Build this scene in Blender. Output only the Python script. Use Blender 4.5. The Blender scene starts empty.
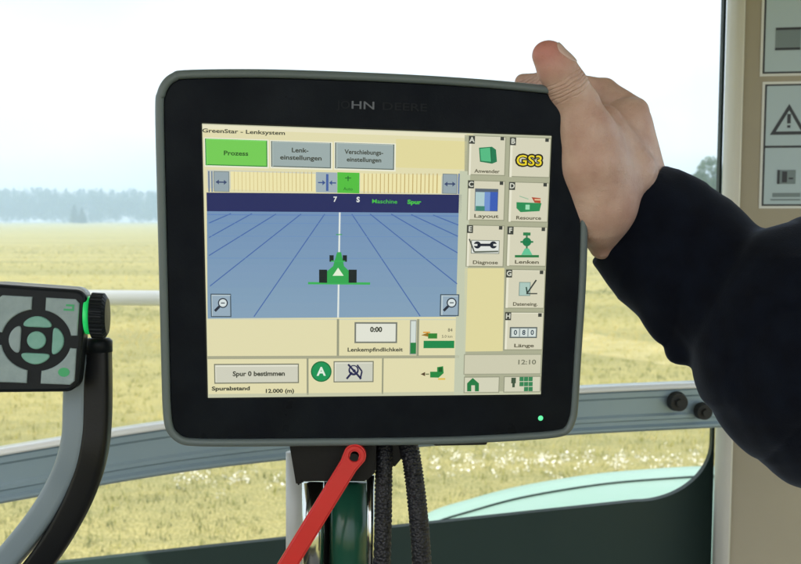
import bpy, bmesh, math, random
import numpy as np
from mathutils import Vector, Matrix
random.seed(4); rng = np.random.default_rng(7)
sc = bpy.context.scene
COL = sc.collection
R = math.radians

# ------------------------------------------------------------------ camera
FPX, CX, CY = 858.0, 400.5, 282.0
CH = 2.6
PITCH = R(4.2)
CAM = Vector((0, 0, CH))
FW = Vector((0, math.cos(PITCH), -math.sin(PITCH)))
UP = Vector((0, math.sin(PITCH), math.cos(PITCH)))
RT = Vector((1, 0, 0))
EXPO = 1.1
sc.cycles.volume_bounces = 2

def P(px, py, d):
    return CAM + FW * d + RT * ((px - CX) / FPX * d) + UP * ((CY - py) / FPX * d)

cam = bpy.data.cameras.new('camera'); co = bpy.data.objects.new('camera', cam); COL.objects.link(co)
co.location = CAM; co.rotation_euler = (R(90) - PITCH, 0, 0)
cam.sensor_width = 36; cam.lens = FPX / 801 * 36
cam.clip_start = 0.02; cam.clip_end = 9000
cam.dof.use_dof = True; cam.dof.focus_distance = 0.53; cam.dof.aperture_fstop = 20
sc.camera = co

sc.view_settings.view_transform = 'Standard'; sc.view_settings.look = 'None'
sc.view_settings.gamma = 1; sc.view_settings.exposure = EXPO
sc.view_settings.use_curve_mapping = False

# ------------------------------------------------------------------ helpers
def s2l(c):
    r = []
    for v in c[:3]:
        v = v / 255.0
        r.append(v / 12.92 if v <= 0.04045 else ((v + 0.055) / 1.055) ** 2.4)
    return (r[0], r[1], r[2], 1)

class NT:
    def __init__(s, m):
        s.t = m.node_tree; s.n = s.t.nodes; s.l = s.t.links
    def node(s, ty, **kw):
        n = s.n.new(ty)
        for k, v in kw.items():
            if k in n.inputs.keys(): n.inputs[k].default_value = v
            else: setattr(n, k, v)
        return n
    def link(s, a, b): s.l.new(a, b)

def mat(name, col, rough=.5, metal=0, spec=.5, bump=None, vary=None, rvar=None, **kw):
    """principled with optional noise colour variation and noise bump"""
    m = bpy.data.materials.new(name); m.use_nodes = True
    t = NT(m); b = t.n['Principled BSDF']
    b.inputs['Base Color'].default_value = (*col[:3], 1)
    b.inputs['Roughness'].default_value = rough; b.inputs['Metallic'].default_value = metal
    b.inputs['Specular IOR Level'].default_value = spec
    for k, v in kw.items(): b.inputs[k.replace('_', ' ')].default_value = v
    tc = t.node('ShaderNodeTexCoord')
    if vary:
        sc_, amt, c2 = vary
        nz = t.node('ShaderNodeTexNoise', Scale=sc_, Detail=6.0, Roughness=.6)
        t.link(tc.outputs['Object'], nz.inputs['Vector'])
        cr = t.node('ShaderNodeValToRGB')
        cr.color_ramp.elements[0].position = .5 - amt; cr.color_ramp.elements[1].position = .5 + amt
        cr.color_ramp.elements[0].color = (*col[:3], 1); cr.color_ramp.elements[1].color = (*c2[:3], 1)
        t.link(nz.outputs['Fac'], cr.inputs['Fac']); t.link(cr.outputs['Color'], b.inputs['Base Color'])
    if rvar:
        nz = t.node('ShaderNodeTexNoise', Scale=rvar[0], Detail=5.0)
        t.link(tc.outputs['Object'], nz.inputs['Vector'])
        mr = t.node('ShaderNodeMapRange'); mr.inputs['From Min'].default_value = .3; mr.inputs['From Max'].default_value = .7
        mr.inputs['To Min'].default_value = rvar[1]; mr.inputs['To Max'].default_value = rvar[2]
        t.link(nz.outputs['Fac'], mr.inputs['Value']); t.link(mr.outputs['Result'], b.inputs['Roughness'])
    if bump:
        sc_, st = bump
        nz = t.node('ShaderNodeTexNoise', Scale=sc_, Detail=5.0, Roughness=.6)
        t.link(tc.outputs['Object'], nz.inputs['Vector'])
        bp = t.node('ShaderNodeBump', Strength=st, Distance=.001)
        t.link(nz.outputs['Fac'], bp.inputs['Height']); t.link(bp.outputs['Normal'], b.inputs['Normal'])
    return m

def tag(o, label=None, cat=None, group=None, kind=None):
    if label: o['label'] = label
    if cat: o['category'] = cat
    if group: o['group'] = group
    if kind: o['kind'] = kind
    return o

def empty(name, loc, label, cat, group=None):
    o = bpy.data.objects.new(name, None); COL.objects.link(o); o.location = loc
    o.empty_display_size = .05
    return tag(o, label, cat, group)

def link(name, me, mats, parent=None, smooth=True, M=None):
    """mesh in world coordinates (or local with M) linked as one object, kept in place under its parent"""
    o = bpy.data.objects.new(name, me)
    for m in (mats if isinstance(mats, (list, tuple)) else [mats]): me.materials.append(m)
    COL.objects.link(o)
    if smooth:
        me.polygons.foreach_set('use_smooth', [True] * len(me.polygons))
    if M is not None: me.transform(M)
    # origin at bbox centre
    v = np.array([x.co[:] for x in me.vertices]) if len(me.vertices) < 200000 else None
    c = Vector(((v.min(0) + v.max(0)) / 2).tolist()) if v is not None and len(v) else Vector((0, 0, 0))
    me.transform(Matrix.Translation(-c))
    pl = wloc(parent) if parent else Vector((0, 0, 0))
    o['_w'] = list(c)
    o.location = c - pl
    if parent: o.parent = parent
    return o

def wloc(o):
    return Vector(o['_w']) if '_w' in o.keys() else Vector(o.location)

def pydata(vs, fs, mi=None):
    me = bpy.data.meshes.new('m'); me.from_pydata([tuple(v) for v in vs], [], fs)
    if mi: me.polygons.foreach_set('material_index', mi)
    me.update(); return me

def frame_mesh(me):
    bm = bmesh.new(); bm.from_mesh(me); bmesh.ops.recalc_face_normals(bm, faces=bm.faces[:]); bm.to_mesh(me); bm.free(); return me

def box_bm(bm, lo, hi, M=None, bev=0, seg=2):
    r = bmesh.ops.create_cube(bm, size=1)
    vs = r['verts']
    c = [(a + b) / 2 for a, b in zip(lo, hi)]; s = [b - a for a, b in zip(lo, hi)]
    for v in vs: v.co = Vector((c[0] + v.co.x * s[0], c[1] + v.co.y * s[1], c[2] + v.co.z * s[2]))
    if bev:
        es = list({e for v in vs for e in v.link_edges})
        r2 = bmesh.ops.bevel(bm, geom=es, offset=bev, segments=seg, affect='EDGES', profile=.5)
        vs = list({v for f in r2['faces'] for v in f.verts} | {v for v in vs if v.is_valid})
    if M is not None:
        for v in vs: v.co = M @ v.co

def sweep(path, prof, up=None, cap=True, closed=True, scale=None):
    """sweep a closed 2-D profile (list of (a,b)) along 3-D points"""
    n = len(path); m = len(prof); vs = []; fs = []
    for i, p in enumerate(path):
        t = (path[min(i + 1, n - 1)] - path[max(i - 1, 0)]).normalized()
        u = (up or UP); s = t.cross(u).normalized(); w = s.cross(t).normalized()
        k = scale[i] if scale else 1
        for a, b in prof: vs.append(p + s * a * k + w * b * k)
    for i in range(n - 1):
        for j in range(m):
            fs.append((i * m + j, i * m + (j + 1) % m, (i + 1) * m + (j + 1) % m, (i + 1) * m + j))
    if cap:
        fs.append(tuple(range(m))[::-1]); fs.append(tuple((n - 1) * m + j for j in range(m)))
    return frame_mesh(pydata(vs, fs))

def spline(pts, n):
    """catmull-rom through Vectors"""
    out = []; N = len(pts)
    for i in range(N - 1):
        p0 = pts[max(i - 1, 0)]; p1 = pts[i]; p2 = pts[i + 1]; p3 = pts[min(i + 2, N - 1)]
        for k in range(n):
            t = k / n
            out.append(.5 * ((2 * p1) + (p2 - p0) * t + (2 * p0 - 5 * p1 + 4 * p2 - p3) * t * t + (3 * p1 - p0 - 3 * p2 + p3) * t ** 3))
    out.append(pts[-1].copy()); return out

def circ(r, n=20, sy=1): return [(r * math.cos(2 * math.pi * i / n), r * sy * math.sin(2 * math.pi * i / n)) for i in range(n)]

# ------------------------------------------------------------------ implicit surface mesher (surface nets)
def nets(f, lo, hi, h):
    lo = np.array(lo); hi = np.array(hi)
    n = np.ceil((hi - lo) / h).astype(int) + 1
    ax = [lo[i] + h * np.arange(n[i]) for i in range(3)]
    G = np.stack(np.meshgrid(*ax, indexing='ij'), -1).astype(np.float32)
    B = 5; nb = (n + B - 1) // B
    cax = [lo[i] + h * (B * np.arange(nb[i]) + (B - 1) / 2) for i in range(3)]
    CG = np.stack(np.meshgrid(*cax, indexing='ij'), -1).astype(np.float32)
    CF = f(CG.reshape(-1, 3)).reshape(nb)
    F = np.repeat(np.repeat(np.repeat(CF, B, 0), B, 1), B, 2)[:n[0], :n[1], :n[2]].copy()
    near = np.abs(F) < h * B * 2.2 + .004
    F[near] = f(G[near])
    ins = F < 0
    c = ins[:-1, :-1, :-1].astype(int)
    offs = [(i, j, k) for i in (0, 1) for j in (0, 1) for k in (0, 1)]
    sh = [n[i] - 1 for i in range(3)]
    S = sum(ins[i:i + sh[0], j:j + sh[1], k:k + sh[2]].astype(int) for i, j, k in offs)
    act = np.argwhere((S > 0) & (S < 8))
    acc = np.zeros((len(act), 3)); cnt = np.zeros(len(act))
    for a in offs:
        for d in range(3):
            if a[d] == 1: continue
            b = list(a); b[d] = 1
            ia = act + np.array(a); ib = act + np.array(b)
            fa = F[ia[:, 0], ia[:, 1], ia[:, 2]]; fb = F[ib[:, 0], ib[:, 1], ib[:, 2]]
            m = (fa < 0) != (fb < 0)
            t = np.where(m, fa / np.where(m, fa - fb, 1), 0)
            p = np.array(a)[None, :] + 0.0 * acc; p[:, d] += t
            acc[m] += p[m]; cnt[m] += 1
    V = lo + h * (act + acc / cnt[:, None])
    idx = -np.ones(sh, int); idx[act[:, 0], act[:, 1], act[:, 2]] = np.arange(len(act))
    faces = []
    for d in range(3):
        u, v = (d + 1) % 3, (d + 2) % 3
        sl = [slice(None)] * 3; sl2 = [slice(None)] * 3
        sl[d] = slice(0, -1); sl2[d] = slice(1, None)
        A = ins[tuple(sl)]; B = ins[tuple(sl2)]
        e = np.argwhere(A != B)
        e = e[(e[:, u] > 0) & (e[:, v] > 0) & (e[:, u] < sh[u]) & (e[:, v] < sh[v])]
        q = []
        for du, dv in ((1, 1), (0, 1), (0, 0), (1, 0)):
            k = e.copy(); k[:, u] -= du; k[:, v] -= dv
            q.append(idx[k[:, 0], k[:, 1], k[:, 2]])
        q = np.stack(q, 1)
        fl = A[e[:, 0], e[:, 1], e[:, 2]]
        q[~fl] = q[~fl][:, ::-1]
        faces.append(q)
    fs = np.concatenate(faces)
    return pydata(V.tolist(), fs.tolist())

def cone(p, a, b, ra, rb, ax=None, s=1.0):
    a = np.array(a, np.float32); b = np.array(b, np.float32); ba = b - a
    t = np.clip(((p - a) @ ba) / max(ba @ ba, 1e-12), 0, 1)
    q = p - a - t[:, None] * ba
    if ax is not None:
        ax = np.array(ax, np.float32); ax = ax / np.linalg.norm(ax)
        c = q @ ax; q = q + (c / s - c)[:, None] * ax
    return np.linalg.norm(q, axis=1) - (ra + t * (rb - ra))

def smin(a, b, k):
    h = np.clip(.5 + .5 * (b - a) / k, 0, 1)
    return b * (1 - h) + a * h - k * h * (1 - h)

def smooth_noise(p, seed, n=9, scale=60.):
    """sum of sines, cheap fold-like noise"""
    g = np.random.default_rng(seed); out = 0
    for i in range(n):
        k = g.normal(size=3) * scale * (1 + .25 * i); ph = g.uniform(0, 6.28)
        out = out + np.sin(p @ k.astype(np.float32) + ph) / (1 + .3 * i)
    return out / 3

# ------------------------------------------------------------------ world and sun
SUN_EL, SUN_AZ = R(44), R(-142)     # high behind the camera and to its left
w = bpy.data.worlds.new('World'); sc.world = w; w.use_nodes = True
nt = w.node_tree; bg = nt.nodes['Background']
sky = nt.nodes.new('ShaderNodeTexSky'); sky.sky_type = 'NISHITA'; sky.sun_disc = False
sky.sun_elevation = SUN_EL; sky.sun_rotation = SUN_AZ
sky.air_density = 1.0; sky.dust_density = 8.0; sky.ozone_density = 1.0; sky.altitude = 100
tcw = nt.nodes.new('ShaderNodeTexCoord'); mpw = nt.nodes.new('ShaderNodeMapping'); mpw.inputs['Scale'].default_value = (1, 1, 3.2)
nzw = nt.nodes.new('ShaderNodeTexNoise'); nzw.inputs['Scale'].default_value = 2.2; nzw.inputs['Detail'].default_value = 6
nt.links.new(tcw.outputs['Generated'], mpw.inputs['Vector']); nt.links.new(mpw.outputs['Vector'], nzw.inputs['Vector'])
crw = nt.nodes.new('ShaderNodeValToRGB'); crw.color_ramp.elements[0].position = .35; crw.color_ramp.elements[1].position = .65
crw.color_ramp.elements[0].color = (.62, .62, .62, 1); crw.color_ramp.elements[1].color = (.92, .92, .92, 1)
nt.links.new(nzw.outputs['Fac'], crw.inputs['Fac'])
mxw = nt.nodes.new('ShaderNodeMix'); mxw.data_type = 'RGBA'; iw = [k for k in mxw.inputs if k.type == 'RGBA']; iw[1].default_value = (4.35, 4.6, 4.95, 1)   # thin white cloud veil
nt.links.new(crw.outputs['Color'], mxw.inputs['Factor']); nt.links.new(sky.outputs[0], iw[0])
nt.links.new([k for k in mxw.outputs if k.type == 'RGBA'][0], bg.inputs[0]); bg.inputs[1].default_value = .15
sd = bpy.data.lights.new('sun', 'SUN'); so = bpy.data.objects.new('sun', sd); COL.objects.link(so)
sd.energy = 2.7; sd.angle = R(.5); sd.color = (1, .95, .86)
dirv = Vector((math.sin(SUN_AZ) * math.cos(SUN_EL), math.cos(SUN_AZ) * math.cos(SUN_EL), math.sin(SUN_EL)))
so.rotation_euler = dirv.to_track_quat('Z', 'Y').to_euler(); so.location = (0, 0, 30)

# ------------------------------------------------------------------ ground
def ground_material():
    m = bpy.data.materials.new('dry_field'); m.use_nodes = True; t = NT(m); b = t.n['Principled BSDF']
    b.inputs['Roughness'].default_value = .95; b.inputs['Specular IOR Level'].default_value = .1
    tc = t.node('ShaderNodeTexCoord')
    def noise(scale, sx, sy, rot=0, det=6):
        mp = t.node('ShaderNodeMapping'); mp.inputs['Scale'].default_value = (sx, sy, 1); mp.inputs['Rotation'].default_value = (0, 0, rot)
        nz = t.node('ShaderNodeTexNoise', Scale=scale, Detail=float(det), Roughness=.65)
        t.link(tc.outputs['Object'], mp.inputs['Vector']); t.link(mp.outputs['Vector'], nz.inputs['Vector']); return nz.outputs['Fac']
    def ramp(fac, p0, c0, p1, c1):
        r = t.node('ShaderNodeValToRGB'); e = r.color_ramp.elements
        e[0].position = p0; e[0].color = (*c0, 1); e[1].position = p1; e[1].color = (*c1, 1); t.link(fac, r.inputs['Fac']); return r.outputs['Color']
    def mix(fac, a, b_, mode='MIX'):
        x = t.node('ShaderNodeMix'); x.data_type = 'RGBA'; x.blend_type = mode
        if isinstance(fac, float): x.inputs['Factor'].default_value = fac
        else: t.link(fac, x.inputs['Factor'])
        for s_, v in (('A', a), ('B', b_)):
            i = [k for k in x.inputs if k.name == s_ and k.type == 'RGBA'][0]
            if isinstance(v, tuple): i.default_value = (*v, 1)
            else: t.link(v, i)
        return [k for k in x.outputs if k.type == 'RGBA'][0]
    c1 = ramp(noise(.30, .03, 1.0, R(3)), .42, (.15, .16, .03), .56, (.46, .385, .10))
    c2 = ramp(noise(5, .45, 1.0, R(4)), .40, (.10, .125, .025), .60, (.44, .37, .12))
    c3 = ramp(noise(40, 1, 1, 0, 3), .35, (.045, .055, .018), .60, (.54, .48, .25))
    base = mix(.38, c1, c2)
    base = mix(.55, base, c3)
    t.link(base, b.inputs['Base Color'])
    bp = t.node('ShaderNodeBump', Strength=.8, Distance=.06)
    t.link(noise(14, 1, 1), bp.inputs['Height']); t.link(bp.outputs['Normal'], b.inputs['Normal'])
    return m
GM = ground_material()
S = 880
me = pydata([(-S, -50, 0), (S, -50, 0), (S, 680, 0), (-S, 680, 0)], [(0, 1, 2, 3)])
g = link('ground', me, GM, smooth=False); tag(g, 'sunlit yellow green field of short dry grass stretching to the distant wood', 'ground', kind='structure')

# pale mown track crossing the field (runs nearer on the right)
tv = []; tf = []
a0 = Vector((-40, 52.0, .004)); a1 = Vector((16, 8.2, .004)); dv = (a1 - a0).normalized(); nn = Vector((-dv.y, dv.x, 0))
NTK = 120
for i in range(NTK + 1):
    p = a0.lerp(a1, i / NTK)
    wa = 1.25 + .25 * math.sin(i * .9) + random.uniform(-.12, .12); wb = 1.25 + .25 * math.sin(i * .7 + 2) + random.uniform(-.12, .12)
    tv += [p + nn * wa, p - nn * wb]
    if i: tf.append((2 * i - 2, 2 * i - 1, 2 * i + 1, 2 * i))
tm = mat('trodden_straw', (.28, .25, .095), .95, spec=.1, vary=(1.5, .15, (.40, .35, .17)), bump=(20, .6))
tr = link('track', pydata(tv, tf), tm, smooth=False); tag(tr, 'pale trodden track crossing the yellow field', 'track', kind='structure')

# grass tufts : ground cover
def blades(n, rmin, rmax, hmin, hmax, wd, half=.62, seed=1, per=4, clump=None):
    g = np.random.default_rng(seed); vs = []; fs = []; cols = []
    r = np.sqrt(g.uniform(rmin ** 2, rmax ** 2, n)); a = g.uniform(-half, half, n)
    X = r * np.sin(a); Y = r * np.cos(a)
    for x, y, rr in zip(X, Y, r):
        tone = min(1, max(0, .5 + .28 * math.sin(y * .75 + x * .04) + .25 * math.sin(y * .31 - x * .05 + 2) + g.normal(0, .22)))
        for k in range(per):
            ang = g.uniform(0, 6.28); h = g.uniform(hmin, hmax); lean = g.uniform(.1, .8) * h
            ox, oy = g.normal(0, .035, 2); bx, by = x + ox, y + oy
            dx, dy = math.cos(ang), math.sin(ang); wx, wy = -dy * wd, dx * wd
            i = len(vs)
            vs += [(bx - wx, by - wy, -.01), (bx + wx, by + wy, -.01), (bx + dx * lean, by + dy * lean, h)]
            fs.append((i, i + 1, i + 2)); cols.append(tone)
    return vs, fs, cols

def blade_mat(name, ca, cb, cc):
    m = bpy.data.materials.new(name); m.use_nodes = True; t = NT(m); b = t.n['Principled BSDF']
    at = t.node('ShaderNodeAttribute', attribute_name='tone')
    cr = t.node('ShaderNodeValToRGB'); e = cr.color_ramp.elements
    e[0].color = (*ca, 1); e[1].color = (*cc, 1); x = e.new(.5); x.color = (*cb, 1)
    t.link(at.outputs['Fac'], cr.inputs['Fac']); t.link(cr.outputs['Color'], b.inputs['Base Color'])
    b.inputs['Roughness'].default_value = .7; b.inputs['Specular IOR Level'].default_value = .25
    tl = t.node('ShaderNodeBsdfTranslucent'); t.link(cr.outputs['Color'], tl.inputs['Color'])
    mx = t.node('ShaderNodeMixShader'); mx.inputs[0].default_value = .35
    out = t.n['Material Output']
    t.link(b.outputs[0], mx.inputs[1]); t.link(tl.outputs[0], mx.inputs[2]); t.link(mx.outputs[0], out.inputs['Surface'])
    return m
def tone_attr(me, cols):
    a = me.attributes.new('tone', 'FLOAT', 'FACE'); a.data.foreach_set('value', cols)

vs, fs, cs = blades(26000, 5.5, 32, .03, .09, .005, seed=3)
v2, f2, c2 = blades(16000, 30, 90, .05, .14, .012, seed=4, per=3)
k = len(vs); vs += v2; fs += [tuple(i + k for i in f) for f in f2]; cs += c2
me = pydata(vs, fs); tone_attr(me, cs)
gr = link('grass', me, blade_mat('grass_blade', (.075, .10, .018), (.30, .29, .06), (.60, .48, .18)), smooth=False)
tag(gr, 'short dry yellow grass growing over the field outside the window', 'grass', kind='stuff')

# pale seed heads and weeds near the tractor
g_ = np.random.default_rng(11); vs = []; fs = []
for i in range(165):
    if i < 135: px, py = g_.uniform(430, 712), g_.normal(464, 6)
    else: px, py = g_.uniform(160, 290), g_.normal(482, 6)
    ang = math.atan((py - CY) / FPX) + PITCH
    if ang < .1: continue
    # intersection with the ground
    d = (P(px, py, 1) - CAM).normalized(); p = CAM + d * (CH / -d.z)
    for j in range(9):
        q = p + Vector((g_.normal(0, .022), g_.normal(0, .022), abs(g_.normal(.035, .03))))
        s_ = g_.uniform(.004, .013); k = len(vs)
        t1 = Vector(g_.normal(size=3)).normalized() * s_; t2 = Vector(g_.normal(size=3)).normalized() * s_
        vs += [q - t1, q + t2, q + t1, q - t2]; fs.append((k, k + 1, k + 2, k + 3))
wm = mat('seed_head', (.80, .78, .72), .6)
wd_ = link('seed_heads', pydata(vs, fs), wm, smooth=False); tag(wd_, 'pale whitish weed seed heads scattered in the near grass', 'weeds', kind='stuff')

# ------------------------------------------------------------------ trees
def leafmat(name, a, b): return blade_mat(name, a, tuple((x + y) / 2 for x, y in zip(a, b)), b)
LM = leafmat('broadleaf', (.035, .075, .02), (.10, .15, .045))
LM2 = leafmat('conifer_needles', (.02, .045, .02), (.05, .085, .035))
BK = mat('bark', (.10, .075, .05), .9, vary=(8, .1, (.16, .13, .10)))

def crown_leaves(c, rx, rz, n, s, g, conifer=False, lobes=9):
    vs = []; fs = []; cs = []
    L = []
    for i in range(lobes):
        a = g.uniform(0, 6.28); u = g.uniform(-.75, .85); rr = math.sqrt(max(0, 1 - u * u)) * .62
        L.append((Vector((math.cos(a) * rr * rx, math.sin(a) * rr * rx, u * rz * .8)), g.uniform(.32, .55), g.uniform(0, 1)))
    for i in range(n):
        if conifer:
            u = g.uniform(0, 1) ** .8; rad = rx * (1 - u) * (.75 + .25 * math.sin(u * 40)) * math.sqrt(g.uniform(.25, 1)); a = g.uniform(0, 6.28)
            q = c + Vector((math.cos(a) * rad, math.sin(a) * rad, -rz + 2 * rz * u)); tone = g.uniform()
        else:
            l, lr, tn = L[g.integers(len(L))]
            d = Vector(g.normal(size=3)).normalized() * (g.uniform(.35, 1) ** .5) * lr
            q = c + l + Vector((d.x * rx, d.y * rx, d.z * rz)); tone = min(1, max(0, tn * .6 + g.uniform(0, .4)))
        t1 = Vector(g.normal(size=3)).normalized() * s * g.uniform(.5, 1.2); t2 = Vector(g.normal(size=3)).normalized() * s * g.uniform(.5, 1.2)
        k = len(vs); vs += [q - t1, q + t2, q + t1]; fs.append((k, k + 1, k + 2)); cs.append(tone)
    return vs, fs, cs

def tree(name, x, y, h, rx, label, cat, group, m, n=3500, s=.35, conifer=False, seed=1, trunk=True):
    g = np.random.default_rng(seed)
    e = empty(name, (x, y, 0), label, cat, group)
    rz = h * (.46 if conifer else .38); cz = h - rz
    vs, fs, cs = crown_leaves(Vector((x, y, cz)), rx, rz, n, s, g, conifer)
    me = pydata(vs, fs); tone_attr(me, cs); link('crown', me, m, e, smooth=False)
    path = [Vector((x, y, -.2)), Vector((x + .1, y, h * .25)), Vector((x - .15, y, h * .55)), Vector((x, y, h * .85))]
    sc_ = [1.25, 1, .6, .15]
    bm = bmesh.new(); me = sweep(path, circ(h * .018, 10), up=Vector((0, 1, 0)), scale=sc_)
    bm.from_mesh(me)
    if not conifer:
        for i in range(6):
            a = g.uniform(0, 6.28); z0 = h * g.uniform(.25, .5)
            m2 = sweep([Vector((x, y, z0)), Vector((x + math.cos(a) * rx * .35, y + math.sin(a) * rx * .35, z0 + h * .15)), Vector((x + math.cos(a) * rx * .7, y + math.sin(a) * rx * .7, z0 + h * .25))], circ(h * .009, 6), up=Vector((.1, .2, 1)).normalized(), scale=[1, .7, .2])
            bm.from_mesh(m2)
    me = bpy.data.meshes.new('t'); bm.to_mesh(me); bm.free(); link('trunk', me, BK, e)
    return e

def px2x(px, d): return (px - CX) / FPX * d
GT = 'broadleaf trees beside the wood at the right of the window'
tree('broadleaf_tree', px2x(700, 125), 125, 9.2, 2.9, 'lower hazy green tree just above the dark sleeve', 'tree', GT, LM, 9000, .25, seed=21)
tree('broadleaf_tree', px2x(717, 118), 118, 10.4, 3.4, 'taller hazy green tree right beside the window seal', 'tree', GT, LM, 10000, .26, seed=22)
tree('broadleaf_tree', px2x(736, 122), 122, 9.8, 3.0, 'hazy green tree mostly behind the beige pillar', 'tree', GT, LM, 4500, .2, seed=23)
tree('broadleaf_tree', px2x(684, 150), 150, 7.0, 2.5, 'hazy green tree half hidden behind the dark sleeve', 'tree', GT, LM, 4500, .2, seed=24)
tree('conifer_tree', px2x(51, 400), 430, 9.5, 3.4, 'darker blue conifer against the wood, left of the pair', 'tree', 'dark conifers standing before the far wood', LM2, 3500, .5, True, seed=31)
tree('conifer_tree', px2x(59, 395), 425, 8.0, 3.2, 'darker blue conifer against the wood, shorter of the pair', 'tree', 'dark conifers standing before the far wood', LM2, 3500, .5, True, seed=32)

# far wood : one mass
g = np.random.default_rng(5); VS = []; FS = []; CS = []
for row in range(4):
    D = 550 + row * 18
    x = -460.0
    while x < 460:
        h = 21.0 + row * .7 + 1.0 * math.sin(x * .02 + 1) + g.uniform(-1.1, .9) - (x > -150) * 1.5
        rx = g.uniform(4.5, 7.5); con = g.uniform() < .12
        vs, fs, cs = crown_leaves(Vector((x, D + g.uniform(-8, 8), h * .5)), rx, h * .5, 230, 1.25, g, con, 7)
        k = len(VS); VS += vs; FS += [tuple(i + k for i in f) for f in fs]; CS += cs
        x += g.uniform(3.2, 6)
me = pydata(VS, FS); tone_attr(me, CS)
fw = link('far_wood', me, LM2, smooth=False); tag(fw, 'hazy blue wood along the horizon behind the field', 'wood', kind='stuff')

# haze
bm = bmesh.new(); box_bm(bm, (-890, -60, -1), (890, 690, 40)); me = bpy.data.meshes.new('h'); bm.to_mesh(me); bm.free()
hm = bpy.data.materials.new('haze_air'); hm.use_nodes = True; t = NT(hm); t.n.remove(t.n['Principled BSDF'])
pv = t.node('ShaderNodeVolumePrincipled'); pv.inputs['Color'].default_value = (.60, .79, 1, 1); pv.inputs['Density'].default_value = .0016
pv.inputs['Anisotropy'].default_value = .2
t.link(pv.outputs[0], t.n['Material Output'].inputs['Volume'])
hz = link('haze', me, hm, smooth=False); tag(hz, 'pale blue haze lying over the field and the wood', 'haze', kind='stuff')

# ------------------------------------------------------------------ tractor cab
cab = empty('tractor_cab', tuple(P(400, 480, 1.1)), 'beige and dark green tractor cab side with window, rail and pillar', 'tractor cab')
BEIGE = mat('beige_trim', (.38, .34, .25), .55, bump=(900, .25), vary=(3, .2, (.34, .305, .22)), rvar=(6, .45, .6))
DKG = mat('dark_green_frame', (.012, .034, .027), .6, rvar=(8, .5, .65))
RUB = mat('rubber', (.012, .014, .014), .6, bump=(400, .2))
PALE = mat('lit_edge_cream', (.80, .79, .70), .5, bump=(300, .1))

# pillar: vertical extrusion with rounded corner; plan coordinates at the depth of the pillar
DP = 1.12
def plan(px, d): return (px - CX) / FPX * d * 1.0
def vert_extrude(pts, z0, z1, lean=0.0):
    n = len(pts); vs = [(x, y, z0) for x, y in pts] + [(x + lean, y, z1) for x, y in pts]
    fs = [(i, (i + 1) % n, n + (i + 1) % n, n + i) for i in range(n)] + [tuple(range(n))[::-1], tuple(range(n, 2 * n))]
    return frame_mesh(pydata(vs, fs))
sx = plan(722.5, DP + .022); x0 = plan(727.5, DP); Z0, Z1 = CH - .62, CH + .5
pts = [(x0 * 1.085, DP + .10), (x0 + .001, DP + .012)]
for i in range(9):   # rounded front corner
    a = R(180 + 90 * i / 8); pts.append((x0 + .018 + .018 * math.cos(a), DP + .01 + .022 * math.sin(a)))
pts += [(x0 + .16, DP - .03), (x0 + .19, DP - .015), (x0 + .19, DP + .10)]
LEAN = -.012
o = link('pillar', vert_extrude(pts, Z0, Z1, LEAN * 0), BEIGE, cab)
# angle split for shading: keep flat faces crisp
bm = bmesh.new(); bm.from_mesh(o.data)
for e in bm.edges:
    if len(e.link_faces) == 2 and e.calc_face_angle() > R(35): e.smooth = False
bm.to_mesh(o.data); bm.free(); o.name = 'pillar'
pillar = o
# seal beside pillar
link('window_seal', vert_extrude([(sx * 1.1, DP + .11), (sx + .0005, DP + .03), (sx + .002, DP + .022), (sx + .004, DP + .021), (x0 + .001, DP + .02), (x0 * 1.09, DP + .11)], Z0, Z1), RUB, cab)
# window-lit side face of the pillar corner, painted as a pale strip
tx = x0 + .0
link('lit_edge_face', vert_extrude([(x0 - .0022, DP + .019), (x0 - .0022, DP + .006), (x0 + .001, DP - .006), (x0 + .007, DP - .0135), (x0 + .010, DP - .0115), (x0 + .006, DP - .002), (x0 + .004, DP + .010), (x0 + .003, DP + .019)], Z0, Z1), PALE, cab)

# warning decals on the pillar face (face plane y = DP-0.013.. -0.03)
def flat(name, items, parent, M, z=0):
    """items: (pts[(x,y)], material, level) -> one mesh of thin sheets in plane M"""
    vs = []; fs = []; mi = []; ml = []
    for pts, m, lv in items:
        if m not in ml: ml.append(m)
        if isinstance(pts, tuple):       # (verts, faces)
            k = len(vs); vs += [(x, y, z + lv) for x, y in pts[0]]
            for f in pts[1]: fs.append(tuple(i + k for i in f)); mi.append(ml.index(m))
        else:
            k = len(vs); vs += [(x, y, z + lv) for x, y in pts]; fs.append(tuple(range(k, k + len(pts)))); mi.append(ml.index(m))
    me = pydata(vs, fs, mi)
    return link(name, me, ml, parent, smooth=False, M=M)
def rect(x0, y0, x1, y1): return [(x0, y0), (x1, y0), (x1, y1), (x0, y1)]
DEC = mat('decal_face', (.42, .54, .58), .35, spec=.6); DECW = mat('decal_border', (.72, .74, .70), .4); DECK = mat('decal_ink', (.02, .025, .03), .4)
DECY = mat('decal_grey', (.17, .23, .24), .4)
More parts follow.
